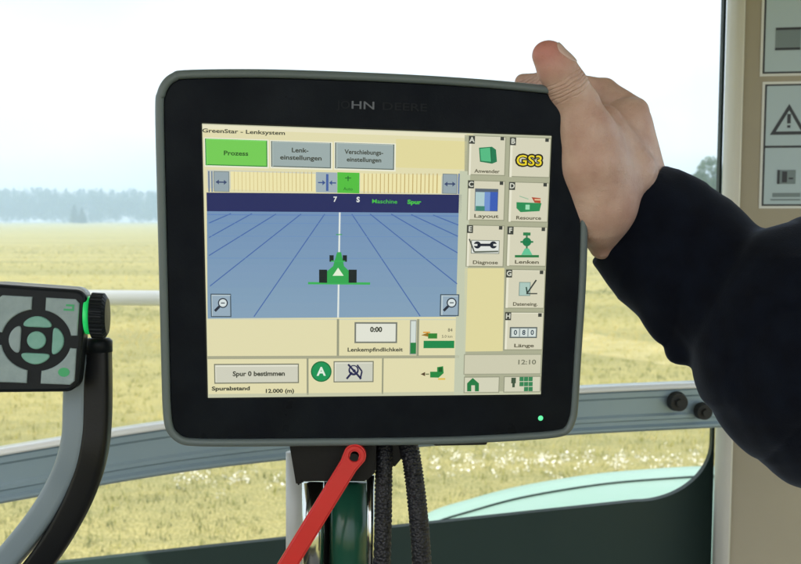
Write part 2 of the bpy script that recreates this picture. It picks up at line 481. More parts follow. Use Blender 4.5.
# plane of the pillar's front face
fa = Vector((pts[-4 - 0][0], pts[-4][1], 0))
q0 = Vector((pts[10][0], pts[10][1], 0)); q1 = Vector((pts[11][0], pts[11][1], 0))
xa = (q1 - q0).normalized(); za = Vector((0, 0, 1)); na = xa.cross(za)          # na points to -y
MP = Matrix(((xa.x, za.x, na.x, q0.x), (xa.y, za.y, na.y, q0.y), (xa.z, za.z, na.z, 0), (0, 0, 0, 1)))
MPi = MP.inverted()
def onp(px, py):
    d = P(px, py, 1) - CAM; n = na; t = (Vector((q0.x, q0.y, 0)) - CAM).dot(n) / d.dot(n); l = MPi @ (CAM + d * t); return l.x, l.y
def decal(px0, py0, py1, width, kind, label):
    x0, yt = onp(px0, py0); _, yb = onp(px0, py1); x1 = x0 + width; u = .0016
    it = [(rect(x0, yb, x1, yt), DECW, .0006), (rect(x0 + 2 * u, yb + 2 * u, x1 - 2 * u, yt - 2 * u), DECK, .0009), (rect(x0 + 3.4 * u, yb + 3.4 * u, x1 - 3.4 * u, yt - 3.4 * u), DEC, .0012)]
    if kind == 2:
        _, ym = onp(px0, 147); it.append((rect(x0 + 2 * u, ym - .0014, x1 - 2 * u, ym + .0014), DECK, .0015))
        xl, yl = onp(769.5, 135); xr = 2 * onp(788, 135)[0] - xl; xm = (xl + xr) / 2; ya = yl + (xr - xl) * .86
        def tri(k): cx_, cy_ = xm, yl + (ya - yl) / 3; return [(cx_ + (x - cx_) * k, cy_ + (y - cy_) * k) for x, y in ((xl, yl), (xr, yl), (xm, ya))]
        it += [(tri(1), DECK, .0015), (tri(.68), DEC, .0018), (rect(xm - .0022, yl + .014, xm + .0022, yl + .026), DECK, .0021), (rect(xm - .002, yl + .0085, xm + .002, yl + .0118), DECK, .0021)]
        a, b = onp(777, 170); c, d = onp(795, 184); it.append((rect(a, d, c, b), DECY, .0015)); it.append((rect(a, d, a + .003, b), DECK, .0018))
        it += [(rect(a + .006, d + .002, a + .012, b - .002), DECK, .0018), (rect(a + .014, d + .006, a + .0195, d + .008), DECK, .0018)]
        a, b = onp(772, 193); c, d = onp(800, 197); it.append((rect(a, d, c, b), DECY, .0015)); a, b = onp(770, 199); c, d = onp(800, 200.5); it.append((rect(a, d, c, b), DECY, .0015))
    else:
        a, b = onp(775.5, 28); c, d = onp(800, 50); it.append((rect(a, d, c, b), DECY, .0015)); it += [(rect(a, d, c, d + .003), DECK, .0018), (rect(a, b - .003, c, b), DECK, .0018)]
    dd = flat('warning_decal', it, pillar, MP); dd['label'] = label
decal(762.5, -20, 76.5, .062, 1, 'upper pale blue warning decal with a grey box on the pillar')
decal(762.5, 82, 208.5, .062, 2, 'lower pale blue warning decal with a black warning triangle on the pillar')

# window glass, with its slightly dusty film
gm = bpy.data.materials.new('window_glass'); gm.use_nodes = True; t = NT(gm); t.n.remove(t.n['Principled BSDF'])
tp = t.node('ShaderNodeBsdfTransparent'); tp.inputs[0].default_value = (.97, .99, .985, 1)
gl = t.node('ShaderNodeBsdfGlossy'); gl.inputs['Roughness'].default_value = .02; gl.inputs['Color'].default_value = (1, 1, 1, 1)
fr = t.node('ShaderNodeFresnel', IOR=1.22); mx = t.node('ShaderNodeMixShader')
t.link(fr.outputs[0], mx.inputs[0]); t.link(tp.outputs[0], mx.inputs[1]); t.link(gl.outputs[0], mx.inputs[2])
tl = t.node('ShaderNodeBsdfTranslucent'); tl.inputs[0].default_value = (.9, .95, 1, 1); m2 = t.node('ShaderNodeMixShader')
tc = t.node('ShaderNodeTexCoord'); nz = t.node('ShaderNodeTexNoise', Scale=3.0, Detail=5.0); t.link(tc.outputs['Object'], nz.inputs['Vector'])
mr = t.node('ShaderNodeMapRange'); mr.inputs['To Min'].default_value = .004; mr.inputs['To Max'].default_value = .03; t.link(nz.outputs['Fac'], mr.inputs['Value'])
t.link(mr.outputs[0], m2.inputs[0]); t.link(mx.outputs[0], m2.inputs[1]); t.link(tl.outputs[0], m2.inputs[2])
t.link(m2.outputs[0], t.n['Material Output'].inputs['Surface'])
YG = DP + .085
xl_, xr_ = -.95, sx * 1.065
zl = P(640, 520, YG).z
GLASS = [(xl_, YG), (xr_, YG), (xr_, YG + .005), (xl_, YG + .005)]
link('window_glass', vert_extrude(GLASS, zl - .16, Z1), gm, cab, smooth=False)

# window frame with a rounded lower corner: plate below/right of the opening
fr_y0, fr_y1 = DP + .072, DP + .083
xo = P(722, 440, DP + .055).x
zo = P(640, 512, DP + .055).z
rc = .105
inner = [Vector((xo, 0, Z1))]
for i in range(17):
    a = R(0 - 90 * i / 16); inner.append(Vector((xo - rc + rc * math.cos(a), 0, zo + rc * .8 + rc * .8 * math.sin(a))))
inner.append(Vector((xl_, 0, zo - .14)))
SO = sx * 1.035
outer = [Vector((SO, 0, Z1))] + [Vector((SO, 0, zo + .10 - .2 * i / 16)) if i < 10 else Vector((SO - (i - 10) * .02, 0, zo - .2)) for i in range(17)] + [Vector((xl_, 0, zo - .27))]
outer = [Vector((p.x, 0, min(p.z, 9))) for p in outer]
n = len(inner); vs = [Vector((p.x, fr_y0, p.z)) for p in inner] + [Vector((p.x, fr_y0, p.z)) for p in outer] + [Vector((p.x, fr_y1, p.z)) for p in inner] + [Vector((p.x, fr_y1, p.z)) for p in outer]
fs = []
for i in range(n - 1):
    fs += [(i, i + 1, n + i + 1, n + i), (2 * n + i, 3 * n + i, 3 * n + i + 1, 2 * n + i + 1), (i, 2 * n + i, 2 * n + i + 1, i + 1), (n + i, n + i + 1, 3 * n + i + 1, 3 * n + i)]
o = link('window_frame', frame_mesh(pydata(vs, fs)), DKG, cab, smooth=False)

# cab roof (unseen, added overhead to shade the inside)
bm = bmesh.new(); box_bm(bm, (-1.0, -.45, CH + .50), (1.0, DP + .16, CH + .60), bev=.02); me = bpy.data.meshes.new('r'); bm.to_mesh(me); bm.free()
link('unseen_cab_roof', me, mat('roof_lining', (.42, .41, .37), .8, bump=(300, .2)), cab)
# unseen dark floor, rear and inner panels, added to block yellow field bounce
FLR = mat('dark_floor_mat', (.035, .036, .038), .8, bump=(200, .4))
for nm_, a_, b_, m_ in (('unseen_cab_floor', (-1.0, -.95, CH - 1.12), (1.0, DP + .02, CH - 1.06), FLR), ('unseen_rear_panel', (-1.0, -1.0, CH - 1.05), (1.0, -.95, CH - .7), FLR), ('unseen_inner_panel', (-1.06, -.95, CH - 1.05), (-1.005, DP, CH - .42), FLR)):
    bm = bmesh.new(); box_bm(bm, a_, b_, bev=.01); me = bpy.data.meshes.new('r'); bm.to_mesh(me); bm.free(); link(nm_, me, m_, cab)
# cab side wall below the window
bm = bmesh.new(); box_bm(bm, (-1.0, DP + .03, CH - 1.0), (.75, DP + .08, zo - .198), bev=.006); me = bpy.data.meshes.new('r'); bm.to_mesh(me); bm.free()
link('side_panel', me, BEIGE, cab)

# horizontal rail across the window
RAIL = mat('rail_metal', (.26, .36, .43), .38, metal=.2, vary=(5, .2, (.30, .40, .46)), bump=(500, .08), rvar=(12, .3, .45))
rp = [P(-140, 502, .90), P(17, 474, .94), P(165, 449.5, .98), P(290, 435, 1.01), P(460, 420, 1.05), P(575, 412, 1.08), P(700, 406, 1.105), P(770, 403, 1.12)]
path = spline(rp, 8)
hh = .0275
prof = [(-.010, hh), (.006, hh), (.010, hh - .004), (.010, hh - .010), (.007, hh - .013), (.007, -.005), (.010, -.008), (.010, -.012), (.006, -.0145), (.006, -.019), (.010, -.022), (.010, -hh + .003), (.007, -hh), (-.010, -hh)]
me = sweep(path, [(a, b) for a, b in prof], up=Vector((0, 0, 1)))
rail = link('window_rail', me, RAIL, cab, smooth=False)
# top lip of the rail, its bright highlight put into a white colour
lip = [(-.012, hh + .0012), (-.010, hh + .0042), (.008, hh + .0045), (.0125, hh + .002), (.0125, hh - .0015), (.0104, hh - .0015), (.0104, hh + .0006)]
link('rail_lip', sweep(path, lip, up=Vector((0, 0, 1))), mat('highlight_lip', (.85, .88, .88), .25, Coat_Weight=.5), rail)
for (bx, by, d, r) in ((678, 402, 1.082, .0128), (703.5, 411.5, 1.086, .0112)):
    c = P(bx, by, d); bm = bmesh.new()
    nrm = Vector((0.05, -1, 0)).normalized(); q = nrm.to_track_quat('Z', 'Y').to_matrix().to_4x4()
    bmesh.ops.create_cone(bm, cap_ends=True, segments=28, radius1=r, radius2=r * .86, depth=.010, matrix=Matrix.Translation(c) @ q)
    bmesh.ops.create_cone(bm, cap_ends=True, segments=6, radius1=r * .45, radius2=r * .42, depth=.006, matrix=Matrix.Translation(c + nrm * .007) @ q)
    me = bpy.data.meshes.new('b'); bm.to_mesh(me); bm.free(); link('bolt', me, RUB, rail, smooth=False)

# white grab rail outside the window
pth = spline([P(-160, 297, 1.62), P(60, 297.5, 1.62), P(190, 298.5, 1.62), P(300, 299, 1.62), P(335, 303, 1.60), P(350, 330, 1.55), P(352, 420, 1.5), P(352, 560, 1.45)], 8)
grb = link('grab_rail', sweep(pth, circ(.0145, 20)), mat('white_paint', (.82, .82, .80), .35, bump=(200, .05)), cab)
grb['label'] = 'straight white grab rail outside the window'

# fender: curved green sheet outside, sky reflection painted as pale mint
fm = mat('green_sky_sheen_paint', (.52, .80, .58), .45, vary=(4, .25, (.60, .83, .65)), rvar=(6, .3, .5))
ftop = [(395, 535), (430, 512), (470, 499), (520, 486), (590, 474.5), (650, 469), (715, 466), (800, 470)]
ft = spline([Vector((a, b, 0)) for a, b in ftop], 6)
vs = []; fs = []; K = 14
for i, q in enumerate(ft):
    for j in range(K):
        u = j / (K - 1)
        d = 2.05 - .42 * u
        # descends towards the viewer with a rounded crown
        base = P(q.x, q.y, 2.05)
        vs.append(Vector((base.x * (1 - .14 * u), base.y - .55 * u, base.z + .012 * math.sin(u * 3.14) - .06 * u ** 2.2)))
        if i and j: a = i * K + j; fs.append((a, a - 1, a - K - 1, a - K))
me = frame_mesh(pydata(vs, fs)); fender = link('fender', me, fm, cab)
md = fender.modifiers.new('thick', 'SOLIDIFY'); md.thickness = .006
# seam line along the fender
sp = [Vector(vs[i * K + 2]) + Vector((0, -.02, .003)) for i in range(0, len(ft))]
link('seam', sweep(sp, circ(.0022, 8)), DKG, fender)

# ------------------------------------------------------------------ display pose
def rot(wv):
    th = np.linalg.norm(wv); k = wv / th; K = np.array([[0, -k[2], k[1]], [k[2], 0, -k[0]], [-k[1], k[0], 0]])
    return np.eye(3) + np.sin(th) * K + (1 - np.cos(th)) * K @ K
pose = np.array([0.117, 0.141, -0.016, -0.012, 0.010, -0.524])
Rm = rot(pose[:3])
MC = Matrix(((RT.x, UP.x, -FW.x, CAM.x), (RT.y, UP.y, -FW.y, CAM.y), (RT.z, UP.z, -FW.z, CAM.z), (0, 0, 0, 1)))
ML = Matrix([[*Rm[0], pose[3]], [*Rm[1], pose[4]], [*Rm[2], pose[5]], [0, 0, 0, 1]])
MS = MC @ ML                                   # screen plane -> world
def inv(u, v):
    d = np.array([(u - CX) / FPX, -(v - CY) / FPX, -1]); n = Rm[:, 2]; t_ = n @ pose[3:] / (n @ d)
    r = Rm.T @ (d * t_ - pose[3:]); return (float(r[0]), float(r[1]))
def homog(src, dst):
    A = []; b = []
    for (x, y), (u, v) in zip(src, dst):
        A.append([x, y, 1, 0, 0, 0, -u * x, -u * y]); b.append(u); A.append([0, 0, 0, x, y, 1, -v * x, -v * y]); b.append(v)
    h = np.linalg.solve(np.array(A, float), np.array(b, float)); return np.append(h, 1).reshape(3, 3)
def hap(H, x, y): q = H @ np.array([x, y, 1]); return q[0] / q[2], q[1] / q[2]
QUAD = [(202, 123.5), (551.5, 136), (540.5, 394), (208, 397.5)]
H1 = homog(QUAD, [(0, 0), (1, 0), (1, 1), (0, 1)])
H2 = homog([(0, 0), (1, 0), (1, 1), (0, 1)], [inv(*q) for q in QUAD])

# ------------------------------------------------------------------ display unit
disp = empty('display_terminal', tuple(MS @ Vector((0, -.11, -.02))), 'black touchscreen terminal with grey rim showing a field guidance map', 'display')
RIM = mat('grey_rim_plastic', (.13, .165, .168), .42, bump=(900, .15), rvar=(20, .35, .5))
BEZ = mat('black_bezel_plastic', (.003, .005, .010), .42, spec=.10, vary=(35, .12, (.006, .009, .014)), rvar=(22, .22, .6), bump=(900, .1))
BACK = mat('black_back_plastic', (.02, .02, .022), .5, bump=(600, .2))
outpx = [(162, 400), (159.5, 300), (157, 200), (155, 110), (157, 92), (163, 80), (172, 73), (184, 70), (240, 69), (300, 70), (400, 74), (480, 79), (540, 84.5), (565, 88), (579, 95), (586, 107), (588.5, 125), (588, 200), (586, 278), (581.5, 350), (578, 405), (575.5, 420), (570, 431), (558, 437), (520, 440.5), (460, 443.5), (400, 445), (300, 446), (230, 446.5), (195, 446), (180, 443.5), (169, 435), (164, 423)]
ol = [Vector((*inv(*q), 0)) for q in outpx]; ol.append(ol[0].copy())
ol = spline(ol, 6)[:-1]
def offset(poly, d):
    n = len(poly); out = []
    for i in range(n):
        t_ = (poly[(i + 1) % n] - poly[i - 1]).normalized(); nn_ = Vector((t_.y, -t_.x, 0)); out.append(poly[i] + nn_ * d)
    return out
area = sum(ol[i - 1].x * ol[i].y - ol[i].x * ol[i - 1].y for i in range(len(ol)))
sgn = 1 if area < 0 else -1                     # make positive d = inward
ins_ = lambda d: offset(ol, d * sgn)
def rings(rs, close0=True, close1=False):
    n = len(rs[0][0]); vs = []; fs = []
    for poly, z in rs: vs += [Vector((p.x, p.y, z if not callable(z) else z(p))) for p in poly]
    for k in range(len(rs) - 1):
        for i in range(n): fs.append((k * n + i, k * n + (i + 1) % n, (k + 1) * n + (i + 1) % n, (k + 1) * n + i))
    if close0: fs.append(tuple(range(n))[::-1])
    if close1: fs.append(tuple((len(rs) - 1) * n + i for i in range(n)))
    return frame_mesh(pydata(vs, fs))
rim = link('rim', rings([(ins_(.0042), -.012), (ins_(.001), -.012), (ins_(0), -.010), (ins_(0), .000), (ins_(.0006), .0022), (ins_(.0018), .0036), (ins_(.0034), .0040), (ins_(.0047), .0034), (ins_(.0052), .0022), (ins_(.0052), -.004)], False), RIM, disp, M=MS)
link('back_housing', rings([(ins_(.045), -.050), (ins_(.030), -.050), (ins_(.026), -.046), (ins_(.012), -.024), (ins_(.003), -.018), (ins_(.003), -.0125)], True, True), BACK, disp, M=MS)
# bezel with a rectangular opening
inn = ins_(.0053); n = len(inn)
sq = [Vector((*inv(*q), 0)) for q in QUAD]
def onrect(p):
    u, v = hap(np.linalg.inv(H2), p.x, p.y); du, dv = u - .5, v - .5; k = .5 / max(abs(du), abs(dv)); x, y = hap(H2, .5 + du * k, .5 + dv * k); return Vector((x, y, 0))
op = [onrect(p) for p in inn]
# snap the nearest samples to the corners
for c in sq:
    i = min(range(n), key=lambda k: (op[k] - c).length); op[i] = c.copy()
lip_ = [o_ + (i_ - o_) * .03 for o_, i_ in zip(op, inn)]
o = link('bezel', rings([(inn, .0012), ([a + (b - a) * .02 for a, b in zip(inn, op)], .0020), (lip_, .0016), (op, .0002), (op, -.003)], False), BEZ, disp, smooth=False, M=MS)

EMC = {}
def em(c):
    c = tuple(int(v) for v in c)
    if c not in EMC:
        m = bpy.data.materials.new('screen_colour'); m.use_nodes = True; b = m.node_tree.nodes['Principled BSDF']
        b.inputs['Base Color'].default_value = (.01, .01, .01, 1); b.inputs['Roughness'].default_value = .35; b.inputs['Specular IOR Level'].default_value = .15
        b.inputs['Emission Color'].default_value = s2l(c); b.inputs['Emission Strength'].default_value = .97 * 2 ** -EXPO
        EMC[c] = m
    return EMC[c]

FONTCACHE = {}
def text_mesh(s, size, bold=0.0, align='CENTER'):
    cu = bpy.data.curves.new('t', 'FONT'); cu.body = s; cu.size = size; cu.align_x = align; cu.align_y = 'CENTER'; cu.offset = bold; cu.resolution_u = 3
    ob = bpy.data.objects.new('t', cu); COL.objects.link(ob); bpy.context.view_layer.update()
    me = bpy.data.meshes.new_from_object(ob.evaluated_get(bpy.context.evaluated_depsgraph_get()))
    r = ([(v.co.x, v.co.y) for v in me.vertices], [tuple(p.vertices) for p in me.polygons])
    bpy.data.objects.remove(ob); bpy.data.curves.remove(cu); bpy.data.meshes.remove(me); return r
LV = .00012; PX = .2112 / 345
def xy(px, py): return hap(H2, *hap(H1, px, py))
def ur(x0, y0, x1, y1):
    u0, v0 = hap(H1, x0, y0); u1, v1 = hap(H1, x1, y1)
    return [hap(H2, u0, v0), hap(H2, u0, v1), hap(H2, u1, v1), hap(H2, u1, v0)]
class UI:
    def __init__(s): s.it = []
    def r(s, x0, y0, x1, y1, c, lv=1): s.it.append((ur(x0, y0, x1, y1), em(c), LV * lv)); return s
    def box(s, x0, y0, x1, y1, c, edge, lv=1, w=1.0, light=None):
        s.r(x0, y0, x1, y1, edge, lv); s.r(x0 + w, y0 + w, x1 - w, y1 - w, c, lv + 1)
        if light: s.r(x0 + w, y0 + w, x1 - w, y0 + 2 * w, light, lv + 2); s.r(x0 + w, y0 + w, x0 + 2 * w, y1 - w, light, lv + 2)
        return s
    def p(s, pts, c, lv=1): s.it.append(([xy(*q) for q in pts][::-1], em(c), LV * lv)); return s
    def l(s, x0, y0, x1, y1, w, c, lv=1):
        d = Vector((x1 - x0, y1 - y0)); n_ = Vector((-d.y, d.x)).normalized() * w / 2
        return s.p([(x0 + n_.x, y0 + n_.y), (x0 - n_.x, y0 - n_.y), (x1 - n_.x, y1 - n_.y), (x1 + n_.x, y1 + n_.y)], c, lv)
    def c(s, x, y, r, c, lv=1, n=24): return s.p([(x + r * math.cos(6.2832 * i / n), y + r * math.sin(6.2832 * i / n)) for i in range(n)], c, lv)
    def t(s, txt, x, y, size, c, lv=3, bold=0, width=None, align='CENTER'):
        vs, fs = text_mesh(txt, size * PX, bold * PX)
        if width and vs:
            xs = [v[0] for v in vs]; k = width * PX / (max(xs) - min(xs)); vs = [(v[0] * k, v[1]) for v in vs]
        ox, oy = xy(x, y); s.it.append((([(v[0] + ox, v[1] + oy) for v in vs], fs), em(c), LV * lv)); return s
    def make(s, name, parent, label=None):
        o = flat(name, s.it, parent, MS)
        if label: o['label'] = label
        return o
CRM = (226, 220, 176); GRY = (206, 204, 176); SEP = (152, 154, 128); INK = (60, 64, 52); EDG = (112, 118, 100); GRN = (26, 138, 78)
u = UI(); u.r(202, 123.5, 551.5 + 0, 136, CRM, 0) if False else None
u.it.append(([hap(H2, 0, 0), hap(H2, 0, 1), hap(H2, 1, 1), hap(H2, 1, 0)], em((190, 192, 165)), 0))
u.r(202.5, 124.5, 466, 396.5, CRM, 1)
screen = u.make('screen', disp)
# header
u = UI(); u.r(202.5, 124.5, 466.5, 138, (233, 228, 196), 2); u.r(396, 139, 466, 169.5, (226, 217, 158), 2); u.t('GreenStar - Lenksystem', 244, 132, 5.2, INK, 4, .12, 78); u.make('title_bar', screen)
def tab(x0, y0, x1, y1, c, e, lines, li):
    u = UI(); u.r(x0 - 1, y0 - 1, x1 + 1.5, y1 + 1.5, (236, 236, 214), 2); u.box(x0, y0, x1, y1, c, e, 3, 1.1, li)
    for s_, x, y, wd_ in lines: u.t(s_, x, y, 6, INK if c[1] < 190 else (40, 90, 30), 6, .15, wd_)
    u.make('tab_button', screen)
tab(205, 138.5, 267.5, 167, (116, 204, 84), (50, 140, 55), [('Prozess', 236, 153.5, 23)], (130, 220, 110))
tab(271, 141, 331, 168.5, (156, 172, 170), (96, 110, 104), [('Lenk-', 300, 150.5, 16), ('einstellungen', 301, 158, 40)], (176, 190, 184))
tab(335, 142.5, 394, 170, (156, 172, 170), (96, 110, 104), [('Verschiebungs-', 364, 152.5, 38), ('einstellungen', 364, 160, 34)], (176, 190, 184))
# light bar
u = UI(); u.r(207, 169.6, 461, 194.5, (206, 208, 190), 2)
u.r(208, 171, 210, 192, (110, 128, 150), 3); u.r(211, 171, 213, 192, (120, 138, 158), 3)
u.box(213.5, 171, 229.5, 192, (150, 166, 172), (120, 132, 130), 3, .7)
u.l(216, 182, 226.5, 182.3, 1.3, (60, 75, 110), 6); u.p([(216, 182), (219, 179.5), (219, 184.5)], (60, 75, 110), 6); u.p([(227, 182.3), (224, 179.8), (224, 184.8)], (60, 75, 110), 6)
for a, b, y0, y1 in ((230.5, 315.5, 171.4, 191.6), (360, 441, 173.2, 193.6)):
    u.r(a, y0, b, y1, (238, 229, 174), 3); n_ = 11 if a < 300 else 10
    for i in range(1, n_ * 2): 
        x = a + (b - a) * i / (n_ * 2); f_ = (x - 207) / 254 * 1.2
        u.r(x - .35, y0 + .3, x + .35, y1 - .4, (196, 174, 112) if i % 2 else (206, 188, 130), 4)
u.r(316, 172, 337, 192.8, (160, 176, 182), 3); u.r(326, 174, 328.4, 191, (66, 96, 160), 5)
u.l(318, 182.5, 325, 182.7, 1.2, (60, 85, 140), 5); u.p([(325.4, 182.7), (322.4, 180), (322.4, 185.3)], (60, 85, 140), 5)
u.l(329.4, 182.8, 336, 183, 1.2, (60, 85, 140), 5); u.p([(329.2, 182.8), (332, 180.2), (332, 185.4)], (60, 85, 140), 5)
u.r(337.3, 172.2, 359.3, 193.4, (82, 190, 62), 3); u.l(348, 176, 348, 181, 1, (30, 110, 40), 5); u.l(345, 178, 351, 178, 1, (30, 110, 40), 5); u.t('Auto', 348, 189, 4.5, (30, 100, 40), 5)
u.box(442.5, 173.6, 457, 194, (150, 166, 172), (120, 132, 130), 3, .7); u.l(445.5, 183.8, 454, 184, 1.3, (60, 75, 110), 6); u.p([(455.4, 184), (452.2, 181.6), (452.2, 186.6)], (60, 75, 110), 6); u.p([(444, 184), (447.2, 181.6), (447.2, 186.6)], (60, 75, 110), 6)
u.r(458.3, 173.6, 459.6, 194, (80, 108, 160), 3); u.make('light_bar', screen)
# navy band
u = UI(); u.it.append(([xy(206.5, 192.5), xy(206.9, 211.2), xy(461.2, 213), xy(461.6, 194.6)], em((32, 40, 92)), LV * 3))
u.t('7', 335, 199.5, 7, (225, 228, 225), 5, .2); u.t('S', 358, 199.8, 7, (225, 228, 225), 5, .25); u.t('Maschine', 384.5, 201.6, 5.6, (70, 190, 70), 5, .06, 25); u.t('Spur', 414, 202.2, 5.6, (70, 190, 70), 5, .25, 14); u.make('status_band', screen)
# guidance map
u = UI(); u.it.append(([xy(206.9, 211), xy(207.6, 318.4), xy(459.6, 316.6), xy(461.2, 212.8)], em((126, 158, 188)), LV * 2))
for i in range(14):
    a_, b_ = i / 14, (i + 1) / 14
    L0, L1 = (206.9 + .7 * a_, 211 + 107.4 * a_), (206.9 + .7 * b_, 211 + 107.4 * b_); R0, R1_ = (461.2 - 1.6 * a_, 212.8 + 103.8 * a_), (461.2 - 1.6 * b_, 212.8 + 103.8 * b_)
    u.it.append(([xy(*L0), xy(*L1), xy(*R1_), xy(*R0)], em((114 + 20 * a_, 146 + 17 * a_, 182 + 4 * a_)), LV * 2.5))
rr = random.Random(3)
for i in range(0):        # speckle texture of the map surface
    v = rr.random() ** 1.4; y = 214 + v * 101; x = rr.uniform(210, 457); wd_ = rr.uniform(1.5, 6) * (.6 + v); hh_ = rr.uniform(.5, 1.3) * (.5 + v)
    u.r(x, y, min(x + wd_, 458), y + hh_, rr.choice([(122, 154, 185), (130, 162, 191), (124, 157, 186), (129, 161, 192)]), 3 + (i % 3) * .2)
LN = (70, 104, 166)
for a in [(324.7, 214, 254, 316.5), (301, 214, 210, 286), (276, 214, 209, 255.5), (252, 213.5, 209, 237.5), (231, 213.5, 209, 223), (351.7, 214, 420, 316), (370, 214, 457, 283.8), (391, 214, 457.4, 252.8), (411, 214.5, 457.8, 236.3), (433, 215, 458.2, 225), (313, 214, 300, 222), (287, 214, 260, 230)][:10]:
    u.l(*a, 1.0, LN, 4)
u.l(207, 214.5, 458.4, 216, .9, (96, 130, 184), 4)
u.l(207, 223, 458, 224, .5, (104, 140, 186), 4); u.l(207, 236, 457.6, 236.8, .5, (106, 142, 188), 4); u.l(207, 258, 457.2, 258.4, .5, (106, 142, 188), 4)
u.l(339.7, 212.4, 338, 317.3, 1.7, (226, 234, 228), 5)
u.l(336, 234.5, 342, 234.5, 1.0, (60, 160, 90), 6); mp = u.make('guidance_map', screen)
# tractor symbol on the map
u = UI(); G1 = (56, 176, 86); u.l(308, 283, 370, 283.4, 2.3, G1, 7); u.p([(337, 252), (341, 252), (344, 266), (349, 271), (352, 283), (324, 283), (327, 271), (333, 266)], (48, 166, 80), 8)
for x, y, a, b in ((323, 276, 4, 6.6), (352.5, 276, 4, 6.6), (331.5, 258.3, 2.1, 3.3), (344.7, 258.3, 2.1, 3.3)): u.r(x - a, y - b, x + a, y + b, (20, 34, 34), 9)
u.l(331, 261, 345, 261, 1.2, G1, 10)
u.p([(338, 267.5), (343.5, 275.5), (332.5, 275.5)], (226, 240, 214), 11); u.make('tractor_symbol', screen)
for (x0, y0, x1, y1) in ((210.5, 293.5, 231.5, 317), (440, 294, 458.6, 316)):
    u = UI(); u.box(x0, y0, x1, y1, (150, 172, 188), (70, 88, 100), 5, 1.1, (188, 204, 210)); cx_, cy_ = (x0 + x1) / 2 + 2, (y0 + y1) / 2 - 2.5
    u.c(cx_, cy_, 5, (40, 52, 66), 8); u.c(cx_, cy_, 3.8, (215, 226, 226), 9); u.l(cx_ - 3.5, cy_ + 3.5, cx_ - 8, cy_ + 8, 2.6, (34, 44, 58), 9); u.l(cx_ - 2, cy_, cx_ + 2, cy_, 1, (40, 52, 66), 10)
    u.make('zoom_button', screen)
# panels under the map
u = UI(); u.r(207.5, 318.5, 460, 320, (200, 208, 190), 2)
u.r(336.8, 319, 339, 357, SEP, 3); u.r(207, 356, 459, 358, (168, 168, 140), 3); u.r(306.6, 358, 308.6, 395, SEP, 3); u.r(382, 358, 383.2, 394, SEP, 3); u.r(459.6, 171, 464, 396, (196, 202, 176), 3); u.r(417, 319, 418.6, 356, SEP, 3)
u.r(208, 394, 541, 396.4, (198, 200, 170), 3); u.make('panel_lines', screen)
u = UI(); u.box(354.5, 322, 397, 343, (226, 228, 214), (118, 122, 112), 3, 1.6); u.t('0:00', 376, 329.5, 7, INK, 6, .3); u.t('Lenkempfindlichkeit', 375, 349.6, 5.6, INK, 5, .15, 56); u.make('value_box', screen)
u = UI(); u.r(410, 320, 416, 354.5, (150, 156, 150), 3); u.r(411, 321, 415.4, 342.5, (212, 222, 214), 4); u.r(410.3, 342.5, 415.8, 353.5, (34, 128, 66), 4); u.make('level_gauge', screen)
u = UI(); u.r(428, 333.2, 437, 338.4, (46, 132, 50), 4); u.p([(421, 335), (428, 332.5), (428, 336.5)], (150, 110, 30), 5); u.r(423, 331.6, 430, 333, (222, 160, 60), 4); u.r(423.5, 340.6, 454, 348, (22, 136, 74), 4); u.t('84', 450, 330, 5, INK, 5); u.t('5.0 km', 447, 336.4, 4, INK, 5, 0, 11); u.make('speed_readout', screen)
u = UI(); u.box(214, 363.8, 299, 383, (208, 208, 190), (126, 128, 108), 3, 1.2, (228, 228, 210)); u.t('Spur 0 bestimmen', 259, 373.6, 6.6, INK, 6, .22, 51); u.make('track_button', screen)
u = UI(); u.t('Spurabstand', 231, 388.4, 5.4, INK, 5, .2, 37); u.t('12.000 (m)', 279.5, 390.8, 5.4, INK, 5, .2, 28); u.make('caption', screen)
u = UI(); u.c(321.2, 371.4, 10.4, (16, 112, 62), 3); u.c(321.2, 371.4, 9.2, (20, 146, 84), 4); u.t('A', 321.2, 371.6, 12, (226, 240, 224), 6, .4); u.make('status_badge', screen)
u = UI(); u.box(333.5, 361, 373.5, 382, (204, 206, 190), (128, 130, 112), 3, 1.1, (224, 224, 206)); N_ = (34, 36, 78)
u.c(353.5, 370, 5.2, N_, 6); u.c(353.5, 369.4, 3.6, (204, 206, 196), 7); u.l(348, 364, 361, 378.5, 2, N_, 8); u.l(346.5, 378.5, 352, 372, 2, N_, 8); u.l(357, 364.5, 361.8, 371, 1.6, N_, 8); u.l(361.8, 371, 360, 379, 1.6, N_, 8); u.c(354, 370.5, 1.6, N_, 9); u.make('receiver_button', screen)
u = UI(); u.p([(430, 371.5), (437, 371.5), (437, 367), (443, 366), (443.5, 373), (438.5, 377.5), (430, 377.3)], (32, 136, 62), 4); u.r(438.5, 367.4, 442, 371.6, (18, 92, 40), 5); u.p([(420.5, 374), (425, 371.8), (425, 376)], (84, 66, 44), 4); u.l(425.5, 374, 429, 374, 1.2, (120, 130, 90), 4); u.r(438, 378, 445, 379.6, (226, 190, 80), 4); u.make('implement_symbol', screen)
